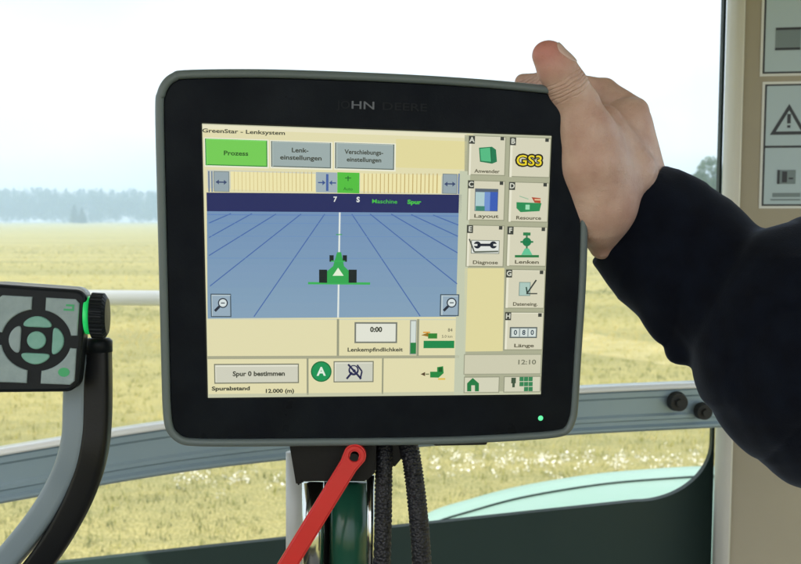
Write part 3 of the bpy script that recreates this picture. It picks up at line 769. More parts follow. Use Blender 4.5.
# menu column
u = UI(); u.it.append(([xy(464.6, 135), xy(463.2, 396), xy(540.6, 394.2), xy(551.2, 137)], em((172, 174, 146)), LV * 2)); u.it.append(([xy(464.6, 268), xy(463.6, 351.5), xy(502.6, 351), xy(504.2, 268)], em((224, 216, 160)), LV * 3)); u.make('menu_background', screen)
BTN = (214, 211, 186)
def menu(x0, y0, x1, y1, letter, cap, icon, lab):
    u = UI(); u.box(x0, y0, x1, y1, BTN, (150, 152, 126), 4, .9, (232, 230, 208))
    u.r(x0 + .2, y0 + .4, x0 + 6, y0 + 8.4, (58, 62, 56), 8); u.t(letter, x0 + 3.1, y0 + 4.5, 7.2, (214, 216, 200), 9, .2)
    u.r(x1 - 4.6, y0 + 1.4, x1 - 1.2, y0 + 5, (58, 62, 56), 8)
    xm = (x0 + x1) / 2
    if cap: u.t(cap, xm, y1 - 4.6, 5, (88, 84, 64), 8, .12, min(26, 4.2 * len(cap)))
    icon(u, xm, (y0 + y1) / 2); u.make('menu_button', screen, lab)
def ic_a(u, x, y): u.p([(x - 8, y - 8), (x + 5, y - 9), (x + 9, y - 6), (x + 10, y + 6), (x + 5, y + 8), (x - 7, y + 6)], (30, 120, 78), 7); u.p([(x - 7, y - 7), (x + 3, y - 8), (x + 4, y + 6), (x - 6, y + 5)], (84, 186, 130), 8); u.l(x + 3.6, y - 8, x + 4.4, y + 7, .8, (20, 100, 60), 9)
def ic_b(u, x, y): u.t('GS3', x - .5, y + 3.6, 15.5, (24, 24, 16), 7, 1.35, 29.5); u.t('GS3', x - .5, y + 3.6, 14.5, (236, 214, 40), 8, .15, 26)
def ic_c(u, x, y): u.r(x - 11, y - 12, x + 11.5, y + 11, (86, 98, 110), 7); u.r(x - 10.5, y - 8.5, x + 11, y + 10.5, (176, 204, 206), 8); u.r(x - 1.5, y - 8.5, x + 4, y + 10.5, (112, 146, 206), 9); u.r(x + 4, y - 8.5, x + 11, y + 10.5, (56, 92, 180), 9); u.r(x - 10.5, y + 5.5, x - 1.5, y + 10.5, (60, 132, 112), 9)
def ic_d(u, x, y): u.p([(x - 12, y), (x + 13, y + 1), (x + 11, y + 9), (x - 8, y + 10), (x - 12, y + 6)], (38, 140, 82), 7); u.r(x - 3, y + 2.5, x + 1, y + 7.5, (158, 222, 180), 8); u.p([(x + 3, y - 5), (x + 12, y - 4), (x + 12, y + 1), (x + 6, y + .5)], (176, 74, 48), 8); u.r(x + 6, y - 3.2, x + 12, y - 1.6, (230, 190, 150), 9); u.l(x - 9, y - 6, x, y - 3, 1, (160, 190, 160), 7)
def ic_e(u, x, y):
    u.box(x - 14, y - 6, x + 14, y + 8, (226, 230, 222), (120, 128, 116), 7, .7); u.l(x - 16, y - 7, x - 11, y + 6, 1.4, (70, 74, 68), 9); u.l(x - 11, y + 6, x + 13, y + 5.5, 1.6, (96, 104, 92), 9)
    u.l(x - 7, y - 1, x + 7, y - 1, 2.6, (26, 34, 48), 9)
    for s_ in (-1, 1): u.c(x + s_ * 8, y - 1, 3.6, (26, 34, 48), 9); u.r(min(x + s_ * 8, x + s_ * 12), y - 2, max(x + s_ * 8, x + s_ * 12), y, (226, 230, 222), 10)
def ic_f(u, x, y): u.l(x, y - 14, x, y + 8, 1.8, (70, 120, 86), 7); u.r(x - 3.6, y - 14, x + 3.6, y - 10.8, (40, 128, 76), 8); u.c(x, y - 4.5, 4.4, (26, 124, 76), 8); u.l(x - 6.4, y - 4.5, x + 6.4, y - 4.5, 1.8, (26, 124, 76), 8); u.p([(x - 2, y + 2), (x + 2, y + 2), (x + 5.6, y + 8.5), (x - 5.6, y + 8.5)], (98, 196, 150), 8); u.l(x - 12, y + 9.8, x + 12, y + 9.8, 2.4, (30, 122, 66), 9)
def ic_g(u, x, y): u.box(x - 6, y - 7, x + 5, y + 7, (172, 200, 190), (130, 150, 140), 7, .7); u.l(x + 2, y + 4, x + 11, y - 9, 1.5, (58, 64, 60), 9); u.l(x + 1, y - 2, x + 2, y + 5, 1.4, (36, 70, 60), 9); u.l(x + 1, y + 4.6, x + 12, y + 4.6, 1.2, (58, 64, 60), 9)
def ic_h(u, x, y):
    u.box(x - 14, y - 4, x + 13, y + 7, (150, 162, 160), (84, 94, 92), 7, 1)
    for i, s_ in enumerate('080'): u.r(x - 12 + i * 8.4, y - 2.4, x - 5.2 + i * 8.4, y + 5.4, (214, 224, 218), 9); u.t(s_, x - 8.6 + i * 8.4, y + 1.6, 7, (50, 70, 84), 10, .2)
menu(468.5, 135.5, 504.8, 176, 'A', 'Anwender', ic_a, 'menu button A with a green box icon')
menu(509.5, 137, 549.5, 178, 'B', '', ic_b, 'menu button with yellow GS3 lettering')
menu(467.6, 180, 504, 220.8, 'C', 'Layout', ic_c, 'menu button C with a blue page icon')
menu(508.6, 181.6, 547.6, 222.6, 'D', 'Resource', ic_d, 'menu button D with a green and red icon')
menu(466.6, 224.6, 503.2, 267, 'E', 'Diagnose', ic_e, 'menu button E with a spanner icon')
menu(507, 226, 545.8, 266.6, 'F', 'Lenken', ic_f, 'menu button F with a green antenna icon')
menu(505.6, 269, 544, 308.6, 'G', 'Dateneing.', ic_g, 'menu button G with a notepad icon')
menu(504.6, 311.6, 542.4, 350, 'H', 'Länge', ic_h, 'menu button H with a counter icon')
u = UI(); u.box(463.8, 354, 540.8, 374, (206, 204, 178), (160, 162, 138), 4, .9); u.t('12:10', 526, 362, 6.8, (120, 122, 102), 8, .15, 19); u.make('clock_bar', screen)
u = UI(); u.box(463.8, 376.5, 499, 392.6, (212, 211, 186), (150, 152, 128), 4, .9); u.p([(466.8, 391), (466.8, 383), (472.4, 377.6), (478.6, 383), (478.6, 391), (474.6, 391), (474.6, 385), (471, 385), (471, 391)], (30, 122, 66), 7); u.make('home_button', screen)
u = UI(); u.box(503.6, 376, 540.2, 392, (212, 211, 186), (150, 152, 128), 4, .9)
for j in range(3):
    for i in range(2 + 1): 
        if j == 2 and i == 0: continue
        u.r(519.2 + i * 4.5, 376.6 + j * 5, 523.2 + i * 4.5, 380.9 + j * 5, (52, 132, 84), 7)
u.r(511, 377.4, 515.4, 383, (62, 84, 62), 7); u.r(512, 383, 514.4, 387, (62, 84, 62), 7); u.make('keypad_button', screen)

# maker's name on the bezel; glint on two letters put into the print colours
def bezel_text(name, s_, x, y, size, col, wd_, rough=.4):
    vs_, fs_ = text_mesh(s_, size * PX, .1 * PX); xs = [v[0] for v in vs_]; k = wd_ * PX / (max(xs) - min(xs)); ox, oy = inv(x, y)
    return [(([(v[0] * k + ox, v[1] + oy) for v in vs_], fs_), col, .00215)]
DIM = mat('unlit_silver_print', (.014, .017, .022), .45, spec=.1); SIL = mat('glint_silver_print', (.11, .12, .14), .4, metal=.3)
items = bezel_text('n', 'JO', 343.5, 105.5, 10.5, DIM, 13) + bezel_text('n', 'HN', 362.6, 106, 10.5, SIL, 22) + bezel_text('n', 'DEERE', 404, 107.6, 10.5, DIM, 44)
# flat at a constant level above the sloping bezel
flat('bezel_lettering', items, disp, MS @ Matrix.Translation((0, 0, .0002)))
# status light
ledm = bpy.data.materials.new('status_led'); ledm.use_nodes = True; b = ledm.node_tree.nodes['Principled BSDF']; b.inputs['Emission Color'].default_value = s2l((90, 220, 150)); b.inputs['Emission Strength'].default_value = .55; b.inputs['Base Color'].default_value = (.05, .3, .15, 1)
bm = bmesh.new(); x_, y_ = inv(539.7, 417.3); bmesh.ops.create_uvsphere(bm, u_segments=16, v_segments=10, radius=.0017, matrix=Matrix.Translation((x_, y_, .002)) @ Matrix.Diagonal((1, 1, .5, 1)))
me = bpy.data.meshes.new('l'); bm.to_mesh(me); bm.free(); link('status_light', me, ledm, disp, M=MS)
# black tab under the housing
bm = bmesh.new(); a, b = inv(436, 437); c, d = inv(490, 448.4); box_bm(bm, (a, d, -.018), (c, b, -.006), bev=.0015); me = bpy.data.meshes.new('l'); bm.to_mesh(me); bm.free(); link('connector_cover', me, BACK, disp, M=MS)

# ------------------------------------------------------------------ mount, lever, cables
mount = empty('display_mount', tuple(P(335, 560, .56)), 'black bracket on a polished metal post with a red clamp lever, under the screen', 'display mount')
BLK = mat('black_metal', (.006, .006, .006), .45, spec=.2, bump=(300, .1), rvar=(15, .3, .5))
def prism(pxpts, d0, d1, bev=.001):
    """front outline given at depth d0, extruded straight back along the view axis to d1"""
    n = len(pxpts); A = [P(x, y, d0) for x, y in pxpts]; B = [a + FW * (d1 - d0) for a in A]
    me = frame_mesh(pydata(A + B, [tuple(range(n)), tuple(range(n, 2 * n))[::-1]] + [(i, n + i, n + (i + 1) % n, (i + 1) % n) for i in range(n)]))
    if bev:
        bm = bmesh.new(); bm.from_mesh(me); bmesh.ops.bevel(bm, geom=bm.edges[:], offset=bev, segments=2, affect='EDGES'); bm.to_mesh(me); bm.free()
    return me
link('bracket', prism([(288, 438), (376, 438), (376, 472), (366, 481.5), (302, 481.5), (300.5, 485.5), (296, 485.5), (292, 462)], .545, .60), BLK, mount, smooth=False)
link('cable_clamp', prism([(386, 438), (410, 438), (408, 451), (394, 468), (386, 466)], .562, .58), BLK, mount, smooth=False)
CHR = mat('polished_steel', (.62, .66, .62), .14, metal=1, rvar=(9, .08, .22))
GRP = mat('post_green_reflection', (.015, .09, .055), .2, rvar=(9, .12, .3))  # green reflection in the metal post, put into its colour
def post(x0, x1, y0, y1, d, m, name, seg=40):
    r = (x1 - x0) / 2 / FPX * d; return link(name, sweep([P((x0 + x1) / 2, y0, d), P((x0 + x1) / 2, y1, d)], circ(r, seg), up=FW), m, mount)
post(302, 324, 481.6, 600, .575, CHR, 'post_edge')  # silvery edge strip of the one reflecting metal post
post(330, 368, 481.6, 600, .583, GRP, 'post')
post(366.5, 374.5, 475, 600, .565, CHR, 'post_edge')
post(313, 331, 481.6, 600, .590, BLK, 'dark_reflection_rod')  # dark reflection of the same post, built as a black strip
link('support_tube', sweep([P(296, 452, .635), P(296, 600, .635)], [(a, b) for a, b in circ(.0075, 24)], up=FW), mat('grey_tube', (.55, .58, .57), .4, bump=(200, .05)), mount)
# red lever: flat bar with an eye
RED = mat('red_lever_plastic', (.68, .010, .016), .33, vary=(20, .2, (.60, .008, .012)), Coat_Weight=.2)
ce = Vector((354.5, 456)); dr = Vector((308, 532)) - ce; dr.normalize(); nr = Vector((-dr.y, dr.x)); L_ = 130; no = 32; outl = []
a0_ = math.atan2(nr.y, nr.x)
for i in range(no + 1): a = a0_ - math.pi * i / no * 1.0; outl.append(ce + Vector((math.cos(a), math.sin(a))) * 11.4)
# the half circle must bulge away from the bar
if (outl[no // 2] - ce).dot(dr) > 0: outl = [ce + (-(q - ce)) for q in outl]
e0, e1 = outl[-1], outl[0]
k0 = e0 + dr * 12 - (e0 - ce) * .18; k1 = e1 + dr * 12 - (e1 - ce) * .18
outl = [q for q in outl] + [k0, k0 + dr * L_, k1 + dr * L_, k1]
hole = [ce + Vector((math.cos(6.2832 * i / 24), math.sin(6.2832 * i / 24))) * 4.4 for i in range(24)]
bm = bmesh.new(); vo = [bm.verts.new(P(q.x, q.y, .53)) for q in outl]; vh = [bm.verts.new(P(q.x, q.y, .53)) for q in hole]
es = [bm.edges.new((vo[i], vo[(i + 1) % len(vo)])) for i in range(len(vo))] + [bm.edges.new((vh[i], vh[(i + 1) % 24])) for i in range(24)]
bmesh.ops.triangle_fill(bm, use_beauty=True, use_dissolve=False, edges=es, normal=-FW)
r_ = bmesh.ops.extrude_face_region(bm, geom=bm.faces[:]); bmesh.ops.translate(bm, vec=FW * .0065, verts=[v for v in r_['geom'] if isinstance(v, bmesh.types.BMVert)])
bmesh.ops.recalc_face_normals(bm, faces=bm.faces[:]); 
sharp = [e for e in bm.edges if len(e.link_faces) == 2 and e.calc_face_angle() > R(60)]
bmesh.ops.bevel(bm, geom=sharp, offset=.0012, segments=3, affect='EDGES'); me = bpy.data.meshes.new('lv'); bm.to_mesh(me); bm.free()
lev = link('clamp_lever', me, RED, mount, smooth=False); lev['label'] = 'red lever with a round eye'
bm = bmesh.new(); bmesh.ops.create_cone(bm, cap_ends=True, segments=24, radius1=.0027, radius2=.0027, depth=.012, matrix=Matrix.Translation(P(354.5, 456, .537)) @ FW.to_track_quat('Z', 'Y').to_matrix().to_4x4()); me = bpy.data.meshes.new('pv'); bm.to_mesh(me); bm.free(); link('pivot', me, BLK, lev, smooth=False)

cabm = bpy.data.materials.new('braided_cable'); cabm.use_nodes = True; t = NT(cabm); b = t.n['Principled BSDF']; b.inputs['Roughness'].default_value = .45
tc = t.node('ShaderNodeTexCoord'); vo_ = t.node('ShaderNodeTexVoronoi', Scale=520.0); t.link(tc.outputs['Object'], vo_.inputs['Vector'])
cr = t.node('ShaderNodeValToRGB'); cr.color_ramp.elements[0].color = (.016, .018, .026, 1); cr.color_ramp.elements[1].color = (.004, .004, .006, 1); t.link(vo_.outputs['Distance'], cr.inputs['Fac']); t.link(cr.outputs['Color'], b.inputs['Base Color'])
bp = t.node('ShaderNodeBump', Strength=.9, Distance=.001); bp.invert = True; t.link(vo_.outputs['Distance'], bp.inputs['Height']); t.link(bp.outputs['Normal'], b.inputs['Normal'])
def cable(pts, r, label):
    path = spline(pts, 26); m = 22; n = len(path); vs = []; fs = []
    for i, p in enumerate(path):
        t_ = (path[min(i + 1, n - 1)] - path[max(i - 1, 0)]).normalized(); s_ = t_.cross(FW).normalized(); w_ = s_.cross(t_)
        k = 1 + .075 * math.sin(i * 2.1)
        for j in range(m):
            a = 6.2832 * j / m; kk = k + .045 * math.sin(6 * a + i * .9) * math.sin(6 * a - i * .9); vs.append(p + (s_ * math.cos(a) + w_ * math.sin(a)) * r * kk)
    for i in range(n - 1):
        for j in range(m): fs.append((i * m + j, i * m + (j + 1) % m, (i + 1) * m + (j + 1) % m, (i + 1) * m + j))
    fs += [tuple(range(m))[::-1], tuple((n - 1) * m + j for j in range(m))]
    o = link('cable', frame_mesh(pydata(vs, fs)), cabm); tag(o, label, 'cable', 'black cables hanging below the screen')
cable([P(384.5, 425, .570), P(384, 455, .560), P(383.5, 490, .557), P(383, 530, .556), P(381, 590, .556)], .0056, 'straight black braided cable beside the red lever and metal post')
cable([P(402, 425, .570), P(410, 452, .560), P(414.5, 480, .556), P(418, 512, .553), P(421, 550, .552), P(423, 600, .55)], .0062, 'thicker slightly slanting black cable farther right, away from the post')

# ------------------------------------------------------------------ armrest control pad on the left
ctl = empty('control_console', tuple(P(85, 560, .52)), 'dark keypad with grey buttons and a green ringed dial on a curved arm', 'control console')
DC = .50
HOUS = mat('console_plastic', (.006, .009, .012), .45, spec=.22, bump=(700, .12), rvar=(14, .3, .5)); SHELL = mat('highlight_shell', (.55, .58, .60), .35, bump=(500, .08))
KEY = mat('key_rubber', (.26, .34, .36), .5, vary=(120, .15, (.32, .41, .42)), bump=(900, .2)); KEYG = mat('key_lit_green', (.17, .40, .33), .5, vary=(120, .15, (.22, .46, .39)))
# local frame of the pad: rotated slightly
c0 = P(37.5, 340, DC); yaw = R(10)
px_ = (RT * math.cos(yaw) + FW * math.sin(yaw)); py_ = UP.copy(); roll = R(-3.5); px2 = px_ * math.cos(roll) + py_ * math.sin(roll); py2 = -px_ * math.sin(roll) + py_ * math.cos(roll); pz_ = px2.cross(py2)
MK = Matrix(((px2.x, py2.x, pz_.x, c0.x), (px2.y, py2.y, pz_.y, c0.y), (px2.z, py2.z, pz_.z, c0.z), (0, 0, 0, 1)))
KP = DC / FPX
def rrect(x0, y0, x1, y1, r, n=6):
    out = []
    for cx_, cy_, a0 in ((x1 - r, y1 - r, 0), (x0 + r, y1 - r, 90), (x0 + r, y0 + r, 180), (x1 - r, y0 + r, 270)):
        for i in range(n + 1): a = R(a0 + 90 * i / n); out.append((cx_ + r * math.cos(a), cy_ + r * math.sin(a)))
    return out
def solid(outline, z0, z1, bev, M, k=KP):
    n = len(outline); cx_ = sum(p[0] for p in outline) / n; cy_ = sum(p[1] for p in outline) / n
    def shr(d): # inset by d px towards the centroid along normals
        pts_ = []
        for i in range(n):
            a = Vector(outline[i - 1]); b_ = Vector(outline[(i + 1) % n]); t_ = (b_ - a)
            t_ = t_.normalized() if t_.length > 1e-9 else Vector((1, 0)); nn_ = Vector((-t_.y, t_.x)); pts_.append(Vector(outline[i]) + nn_ * d)
        return pts_
    vs = []; fs = []
    lev_ = [(0, z0), (0, z1 - bev), (bev * .3, z1 - bev * .3), (bev, z1)]
    for d, z in lev_: vs += [Vector((q.x * k, q.y * k, z * k)) for q in shr(d)]
    for l_ in range(3):
        for i in range(n): fs.append((l_ * n + i, l_ * n + (i + 1) % n, (l_ + 1) * n + (i + 1) % n, (l_ + 1) * n + i))
    fs += [tuple(range(n))[::-1], tuple(3 * n + i for i in range(n))]
    me = frame_mesh(pydata(vs, fs)); return me
ho = rrect(-47, -52, 43.5, 53, 11); ho = [(x * (1 + .0012 * (y)) + (0 if x < 0 else -.04 * max(0, y - 20)), y * (1 - .0009 * (x if y < 0 else x * .3))) for x, y in ho]
hs = link('console_housing', solid(ho, -26, 3, 3.5, MK), HOUS, ctl, smooth=False, M=MK)
link('highlight_shell', solid([(x * .985, y * .99 + 3.4) for x, y in ho], -24, -3, 3, MK), SHELL, ctl, smooth=False, M=MK)  # highlight along the top of the pad, put into a pale shell
def key(outline, m, lab=None):
    o = link('key', solid(outline, 2.5, 5.2, 1.3, MK), m, ctl, smooth=False, M=MK)
    if lab: o['label'] = lab
    return o
key([(9 * math.cos(6.2832 * i / 28), 9 * math.sin(6.2832 * i / 28)) for i in range(28)], KEYG, 'round green centre key')
for k_ in range(4):      # four oval arrow keys
    a = R(90 * k_); ox, oy = math.cos(a) * 20.5, math.sin(a) * 18.5; el = []
    for i in range(28):
        t_ = 6.2832 * i / 28; u_, v_ = 5.6 * math.cos(t_), 13.4 * math.sin(t_); u_ += -v_ * v_ * .018
        el.append((ox + u_ * math.cos(a) - v_ * math.sin(a), oy + u_ * math.sin(a) + v_ * math.cos(a)))
    key(el, KEYG if k_ in (0, 1, 3) else KEY)
for sx_, sy_ in ((1, 1), (1, -1), (-1, -1), (-1, 1)):
    pts_ = []
    x1, y1, R1 = 38.5, 43, 33.0
    a0, a1 = math.acos(min(1, 6.5 / R1)), math.asin(6.5 / R1)
    pts_.append((6.5, y1)); pts_.append((x1 - 4, y1)); pts_.append((x1, y1 - 4)); pts_.append((x1 , 6.5))
    for i in range(13): a = a1 + (a0 - a1) * i / 12; pts_.append((R1 * math.cos(a), R1 * math.sin(a) * .93))
    q = [(sx_ * x, sy_ * y) for x, y in pts_]
    ar = sum(q[i - 1][0] * q[i][1] - q[i][0] * q[i - 1][1] for i in range(len(q)))
    if ar < 0: q = q[::-1]
    kk = key(q, KEY)
    if sx_ > 0:
        gm_ = mat('green_print', (.05, .42, .16), .4)
        if sy_ > 0: it = [(rect(24 * KP, 31 * KP, 33 * KP, 33 * KP), gm_, 5.5 * KP), (rect(26 * KP, 35.5 * KP, 34 * KP, 37.5 * KP), gm_, 5.5 * KP), (rect(32 * KP, 31 * KP, 34 * KP, 35.4 * KP), gm_, 5.55 * KP)]
        else: it = [([((28 + 5.5 * math.cos(6.28 * i / 18)) * KP, (-30.5 + 4.6 * math.sin(6.28 * i / 18)) * KP) for i in range(18)], gm_, 5.5 * KP)]
        flat('key_print', it, kk, MK)
# ring trough line around the arrow keys
# dial
ang_d = px2; cd = P(94.5, 315.5, DC + .012)
dial_v = []; dial_f = []; NR = 28
def dial(x0, x1, r, ribs, bevel=2.0):
    vs = []; fs = []; n = 140; secs = [(x0, r - bevel), (x0 + bevel * .6, r), (x1 - bevel * 1.6, r), (x1, r - bevel * 2.2)]
    for x, rr_ in secs:
        for i in range(n):
            a = 6.2832 * i / n; k = rr_ + (ribs * (1 if math.cos(a * NR) > .1 else -1) if rr_ > r - 1 else 0); vs.append(cd + ang_d * (x * KP) + (UP * math.cos(a) + FW.cross(Vector((0, 0, 0))) + (ang_d.cross(UP)) * math.sin(a)) * k * KP)
    for l_ in range(3):
        for i in range(n): fs.append((l_ * n + i, l_ * n + (i + 1) % n, (l_ + 1) * n + (i + 1) % n, (l_ + 1) * n + i))
    fs += [tuple(range(n))[::-1], tuple(3 * n + i for i in range(n))]
    return frame_mesh(pydata(vs, fs))
dl = link('dial', dial(-3, 13, 23, .55), HOUS, ctl, smooth=False)
gd = bpy.data.materials.new('green_dial_ring'); gd.use_nodes = True; b = gd.node_tree.nodes['Principled BSDF']; b.inputs['Base Color'].default_value = (.02, .50, .14, 1); b.inputs['Roughness'].default_value = .3; b.inputs['Emission Color'].default_value = (.02, .8, .15, 1); b.inputs['Emission Strength'].default_value = .18
link('dial_ring', dial(-8.5, -3.2, 19.5, 0, 1.0), gd, dl)
link('dial_hub', dial(-14, -8.6, 10, 0, 1.0), HOUS, dl)
# curved arm
ap = spline([P(97, 340, DC + .03), P(97, 352, DC + .03), P(97.5, 385, DC + .03), P(97, 420, DC + .03), P(94, 450, DC + .03), P(86, 480, DC + .032), P(72, 512, DC + .035), P(48, 552, DC + .04), P(10, 600, DC + .05)], 8)
def rp_(a0, b0, a1, b1, r): return rrect(a0, b0, a1, b1, r, 4)
pr = [(a, b) for a, b in rp_(-.0080, -.006, .0080, .007, .0035)]
link('arm', sweep(ap, pr, up=FW), mat('arm_black', (.006, .007, .009), .4, spec=.3, rvar=(12, .25, .45), bump=(600, .1)), ctl)
ap2 = spline([P(90, 352, DC + .036), P(82, 378, DC + .036), P(80.5, 405, DC + .036), P(79.5, 432, DC + .036), P(74, 458, DC + .037), P(64, 482, DC + .04), P(46, 512, DC + .042), P(20, 545, DC + .047), P(-20, 590, DC + .057)], 8)
pr2 = [(a, b) for a, b in rp_(-.0078, -.012, .0078, .008, .004)]
link('arm_lit_face', sweep(ap2, pr2, up=FW), mat('arm_lit_grey', (.20, .255, .29), .4, bump=(600, .1), rvar=(12, .3, .45)), ctl)  # lit left face of the arm, brightness put into a paler grey
link('arm_cap', sweep([P(98, 338, DC + .03), P(98, 341, DC + .03), P(98, 352, DC + .03)], circ(.0086, 24), up=FW, scale=[.8, 1.0, 1.0]), HOUS, ctl)

# ------------------------------------------------------------------ person: hand, forearm, sleeve
def Q(px, py, d): return np.array(P(px, py, d)[:], np.float32)
def pr_(px, d): return px / FPX * d
Fn = np.array(FW[:], np.float32); Un = np.array(UP[:], np.float32); Xn = np.array(RT[:], np.float32)
TH = [(551.0, 56.5, .522, 14.8), (558.5, 71, .524, 18.0), (567, 87, .527, 20.0), (578, 106, .532, 20.8), (585, 130, .533, 26), (593, 165, .536, 32), (602, 200, .546, 34)]
FING = [  # hidden fingers wrap behind the housing; index shows above the top edge
    [(634, 112, .590, 14.5), (604, 91, .612, 12.6), (566, 84.5, .618, 11.2), (540, 83, .612, 10.0), (523, 82.2, .604, 8.2)],
    [(634, 134, .608, 14), (612, 118, .640, 13.5), (560, 112, .640, 12), (520, 112, .626, 10)],
    [(634, 156, .618, 13.5), (614, 148, .648, 13), (566, 146, .645, 11.5), (530, 147, .632, 10)],
    [(630, 180, .620, 12.5), (614, 178, .642, 11.5), (580, 179, .640, 10), (555, 181, .630, 9)]]
def hand_sdf(p):
    p = p.astype(np.float32)
    # thumb chain
    d = None
    for (a, b) in zip(TH[:-1], TH[1:]):
        c = cone(p, Q(*a[:3]), Q(*b[:3]), pr_(a[3], a[2]), pr_(b[3], b[2]), Fn, 1.0)
        d = c if d is None else smin(d, c, .004)
    # knuckle of the thumb and pad at its tip
    d = smin(d, cone(p, Q(544.5, 55, .521), Q(551, 66, .522), pr_(11, .52), pr_(13, .52)), .006)
    # palm and back of the hand
    palm = cone(p, Q(622, 128, .580), Q(622, 190, .582), pr_(24, .58), pr_(33, .58), Fn, .95)
    palm = smin(palm, cone(p, Q(629, 120, .582), Q(645, 172, .588), pr_(18, .58), pr_(19.5, .58)), .014)
    palm = smin(palm, cone(p, Q(604, 124, .556), Q(624, 172, .560), pr_(19, .56), pr_(31, .56)), .014)
    palm = smin(palm, cone(p, Q(637, 135, .606), Q(636, 185, .600), pr_(17, .6), pr_(18, .6)), .012)
    palm = smin(palm, cone(p, Q(590, 150, .545), Q(601, 212, .550), pr_(29, .55), pr_(27, .55)), .014)
    d = smin(d, palm, .011)
    # wrist, forearm
    fa_ = cone(p, Q(622, 205, .580), Q(690, 262, .585), pr_(37, .58), pr_(44, .585), Fn, .8)
    fa_ = smin(fa_, cone(p, Q(598, 222, .556), Q(602, 247, .566), pr_(19, .56), pr_(12, .57)), .012)
    fa_ = smin(fa_, cone(p, Q(690, 262, .585), Q(960, 430, .50), pr_(44, .585), pr_(72, .5)), .02)
    d = smin(d, fa_, .016)
    for ch in FING:
        f_ = None
        for (a, b) in zip(ch[:-1], ch[1:]):
            c = cone(p, Q(*a[:3]), Q(*b[:3]), pr_(a[3], a[2]), pr_(b[3], b[2])); f_ = c if f_ is None else smin(f_, c, .002)
        d = smin(d, f_, .005)
    # crease between the thumb and the first finger
    cr_ = cone(p, Q(598, 84, .560), Q(613, 107, .562), pr_(2.0, .56), pr_(1.0, .56))
    d = -smin(-d, cr_, .004)
    # fine undulation (tendons, soft pads)
    d = d + .00035 * smooth_noise(p, 3, 6, 90)
    return d
arm_root = empty('person', tuple(P(900, 420, .55)), 'person reaching in from the right, dark navy sleeve, gripping the screen corner', 'person')
lo = np.array(P(495, 300, .66)); A_ = [Q(x, y, d_) for x in (490, 700) for y in (30, 300) for d_ in (.48, .68)]
lo = np.min(A_, 0); hi = np.max(A_, 0)
def clipx(f, xmax):
    return lambda p: np.maximum(f(p), p[:, 0] - xmax)
XM = float(P(690, 250, .585).x)
skin = bpy.data.materials.new('skin'); skin.use_nodes = True; t = NT(skin); b = t.n['Principled BSDF']
b.inputs['Roughness'].default_value = .48; b.inputs['Subsurface Weight'].default_value = .18; b.inputs['Subsurface Radius'].default_value = (.012, .005, .003); b.inputs['Subsurface Scale'].default_value = .6
tc = t.node('ShaderNodeTexCoord')
n1 = t.node('ShaderNodeTexNoise', Scale=55.0, Detail=6.0); t.link(tc.outputs['Object'], n1.inputs['Vector'])
cr = t.node('ShaderNodeValToRGB'); e = cr.color_ramp.elements; e[0].position = .35; e[0].color = (.56, .335, .26, 1); e[1].position = .68; e[1].color = (.69, .475, .38, 1)
t.link(n1.outputs['Fac'], cr.inputs['Fac'])
# redder at the fingertip: distance from the tip in object space
gp = t.node('ShaderNodeNewGeometry'); vd = t.node('ShaderNodeVectorMath', operation='DISTANCE'); vd.inputs[1].default_value = P(545, 48, .515)
t.link(gp.outputs['Position'], vd.inputs[0]); mr = t.node('ShaderNodeMapRange'); mr.inputs['From Min'].default_value = .006; mr.inputs['From Max'].default_value = .022; mr.inputs['To Min'].default_value = .75; mr.inputs['To Max'].default_value = 0
t.link(vd.outputs['Value'], mr.inputs['Value'])
mxc = t.node('ShaderNodeMix'); mxc.data_type = 'RGBA'; ia = [k for k in mxc.inputs if k.type == 'RGBA']; ia[1].default_value = (.58, .20, .17, 1)
t.link(mr.outputs[0], mxc.inputs['Factor']); t.link(cr.outputs['Color'], ia[0]); t.link([k for k in mxc.outputs if k.type == 'RGBA'][0], b.inputs['Base Color'])
v1 = t.node('ShaderNodeTexVoronoi', Scale=620.0, feature='DISTANCE_TO_EDGE'); n2 = t.node('ShaderNodeTexNoise', Scale=160.0, Detail=6.0)
t.link(tc.outputs['Object'], v1.inputs['Vector']); t.link(tc.outputs['Object'], n2.inputs['Vector'])
b1 = t.node('ShaderNodeBump', Strength=.5, Distance=.0006); b2 = t.node('ShaderNodeBump', Strength=.6, Distance=.0014)
t.link(v1.outputs['Distance'], b1.inputs['Height']); t.link(n2.outputs['Fac'], b2.inputs['Height']); t.link(b1.outputs['Normal'], b2.inputs['Normal']); tax = (P(578, 106, .532) - P(551, 56.5, .522)).normalized()
sb_ = t.node('ShaderNodeVectorMath', operation='SUBTRACT'); sb_.inputs[1].default_value = P(551, 56.5, .522); t.link(gp.outputs['Position'], sb_.inputs[0])
n3 = t.node('ShaderNodeTexNoise', Scale=90.0, Detail=3.0); t.link(tc.outputs['Object'], n3.inputs['Vector'])
dt = t.node('ShaderNodeVectorMath', operation='DOT_PRODUCT'); dt.inputs[1].default_value = tax; t.link(sb_.outputs[0], dt.inputs[0])
ad = t.node('ShaderNodeMath', operation='MULTIPLY_ADD'); ad.inputs[1].default_value = .004; t.link(n3.outputs['Fac'], ad.inputs[0]); t.link(dt.outputs['Value'], ad.inputs[2])
rm_ = t.node('ShaderNodeMapRange'); rm_.inputs['From Min'].default_value = .012; rm_.inputs['From Max'].default_value = .032; t.link(ad.outputs[0], rm_.inputs['Value'])
rc_ = t.node('ShaderNodeValToRGB'); ee = rc_.color_ramp.elements; ee[0].color = (1, 1, 1, 1); ee[1].color = (1, 1, 1, 1)
for c_, dp_ in ((.18, .45), (.30, .25), (.42, .05), (.52, .3), (.64, .15), (.78, .5)):
    for o_, v_ in ((-.035, 1), (0, dp_), (.035, 1)): x_ = ee.new(c_ + o_); x_.color = (v_, v_, v_, 1)
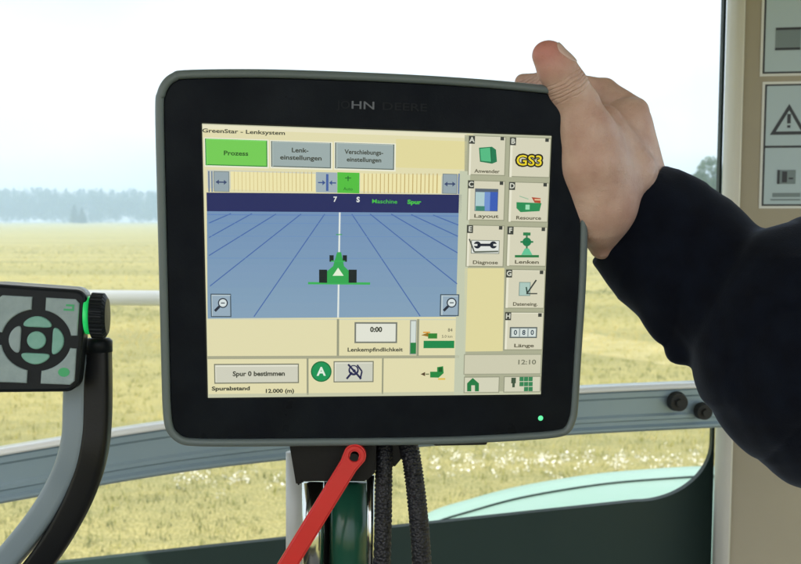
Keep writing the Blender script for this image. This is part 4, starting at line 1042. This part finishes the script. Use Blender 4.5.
t.link(rm_.outputs[0], rc_.inputs['Fac'])
b3 = t.node('ShaderNodeBump', Strength=.75, Distance=.0007); t.link(rc_.outputs['Color'], b3.inputs['Height']); t.link(b2.outputs['Normal'], b3.inputs['Normal']); t.link(b3.outputs['Normal'], b.inputs['Normal'])
me = nets(clipx(hand_sdf, XM), lo, (XM + .004, hi[1], hi[2]), .0010)
armo = link('hand', me, skin, arm_root)
# thumbnail: curved plate on the upper right side of the tip
ta_ = Q(567, 87, .527) - Q(551, 56.5, .522); ta_ /= np.linalg.norm(ta_)
nn0 = Xn * .80 + Un * .42 - Fn * .42; nn0 = nn0 - (nn0 @ ta_) * ta_; nn0 /= np.linalg.norm(nn0); nv_ = np.cross(nn0, ta_)
nc_ = Q(554.5, 61, .5225)
def nail_sdf(p):
    p = p.astype(np.float32); e = p - nc_; u = (e @ ta_ + .001) / .0078; v = (e @ nv_) / .0066; w_ = e @ nn0
    reg = ((np.abs(u) ** 2.6 + np.abs(v) ** 2.6) ** (1 / 2.6) - 1) * .0066
    return np.maximum(np.maximum(hand_sdf(p) - .0006, reg), .003 - w_)
nb = np.array([Q(x, y, d_) for x in (535, 590) for y in (30, 85) for d_ in (.495, .55)])
me = nets(nail_sdf, nb.min(0), nb.max(0), .0007)
link('thumbnail', me, mat('nail', (.66, .46, .40), .25, Coat_Weight=.4), armo)

# sleeve
CLOTH = bpy.data.materials.new('navy_fleece'); CLOTH.use_nodes = True; t = NT(CLOTH); b = t.n['Principled BSDF']; b.inputs['Roughness'].default_value = .95; b.inputs['Specular IOR Level'].default_value = .15
b.inputs['Sheen Weight'].default_value = .2; b.inputs['Sheen Roughness'].default_value = .4; b.inputs['Sheen Tint'].default_value = (.5, .6, .8, 1)
tc = t.node('ShaderNodeTexCoord'); n1 = t.node('ShaderNodeTexNoise', Scale=60.0, Detail=6.0); t.link(tc.outputs['Object'], n1.inputs['Vector'])
cr = t.node('ShaderNodeValToRGB'); e = cr.color_ramp.elements; e[0].position = .35; e[0].color = (.002, .003, .0075, 1); e[1].position = .7; e[1].color = (.0035, .006, .014, 1); t.link(n1.outputs['Fac'], cr.inputs['Fac']); t.link(cr.outputs['Color'], b.inputs['Base Color'])
n2 = t.node('ShaderNodeTexNoise', Scale=1100.0, Detail=4.0); t.link(tc.outputs['Object'], n2.inputs['Vector']); bp = t.node('ShaderNodeBump', Strength=.3, Distance=.0010); t.link(n2.outputs['Fac'], bp.inputs['Height']); t.link(bp.outputs['Normal'], b.inputs['Normal'])
ca = Q(628, 213, .578); cb = Q(780, 318, .56); axc = (cb - ca) / np.linalg.norm(cb - ca)
def sleeve_sdf(p):
    p = p.astype(np.float32)
    d = cone(p, Q(628, 214, .580), Q(668, 246, .580), pr_(60, .58), pr_(68, .58), Fn, .80)
    d = smin(d, cone(p, Q(668, 246, .580), Q(712, 288, .572), pr_(68, .58), pr_(72, .57), Fn, .85), .01)
    d2 = cone(p, Q(800, 328, .540), Q(850, 336, .535), pr_(88, .54), pr_(145, .535), Fn, .72)
    d2 = smin(d2, cone(p, Q(808, 366, .540), Q(852, 382, .535), pr_(98, .54), pr_(120, .53), Fn, .75), .02)
    d2 = smin(d2, cone(p, Q(850, 345, .53), Q(1000, 420, .48), pr_(130, .53), pr_(125, .48)), .03)
    # upper arm running back past the camera's right
    d2 = smin(d2, cone(p, Q(1000, 420, .48), np.array([.42, .10, CH - .02], np.float32), .075, .085), .03)
    d = smin(d, d2, .010)
    d = smin(d, cone(p, Q(664, 318, .570), Q(675, 348, .568), pr_(17, .57), pr_(13.5, .57)), .008)
    # folds, stronger where the sleeve bunches
    q = (p - ca) @ axc
    s_ = np.clip((q - .01) / .06, 0, 1)
    w_ = (p - ca) - q[:, None] * axc
    ph = q * 150 + (w_ @ Un) * 60 + 1.6 * np.sin((w_ @ Un) * 70 + q * 30) + (w_ @ Fn) * 40
    d = d + s_ * (.0032 * (1 - 2 * np.abs(np.sin(ph * .5)) ** .8) * (.25 + .6 * np.sin(q * 37 + (w_ @ Un) * 45 + 1) ** 2)) + .0011 * smooth_noise(p, 8, 8, 55)
    # long soft folds fanning out over the elbow
    e_ = p - Q(700, 215, .53); ang_ = np.arctan2(e_ @ Un, e_ @ Xn) + .25 * np.sin(np.linalg.norm(e_, axis=1) * 45); rd_ = np.linalg.norm(e_, axis=1)
    d = d + np.clip((rd_ - .03) / .05, 0, 1) * .0016 * (np.abs(np.sin(ang_ * 5.5 + 1.0 + 6 * (p @ Fn))) ** .6 - .6)
    # cuff opening
    cut = -(q + .0005 * smooth_noise(p, 5, 4, 120))
    d = -smin(-d, -cut, .003)
    inner_ = cone(p, Q(615, 203, .580), Q(650, 231, .580), pr_(50, .58), pr_(50, .58), Fn, .74)
    inner_ = np.maximum(inner_, q - .018)
    d = -smin(-d, inner_, .002)
    return d
sb = np.array([Q(x, y, d_) for x in (560, 860) for y in (110, 520) for d_ in (.44, .66)])
slo, shi = sb.min(0), sb.max(0); shi[0] = .62; slo[1] = -.02; slo[2] = min(slo[2], CH - .2)
me = nets(sleeve_sdf, (slo[0], slo[1], slo[2]), (shi[0], shi[1], CH + .16), .0019)
link('sleeve', me, CLOTH, arm_root)

for o in sc.objects:
    if '_w' in o.keys(): del o['_w']
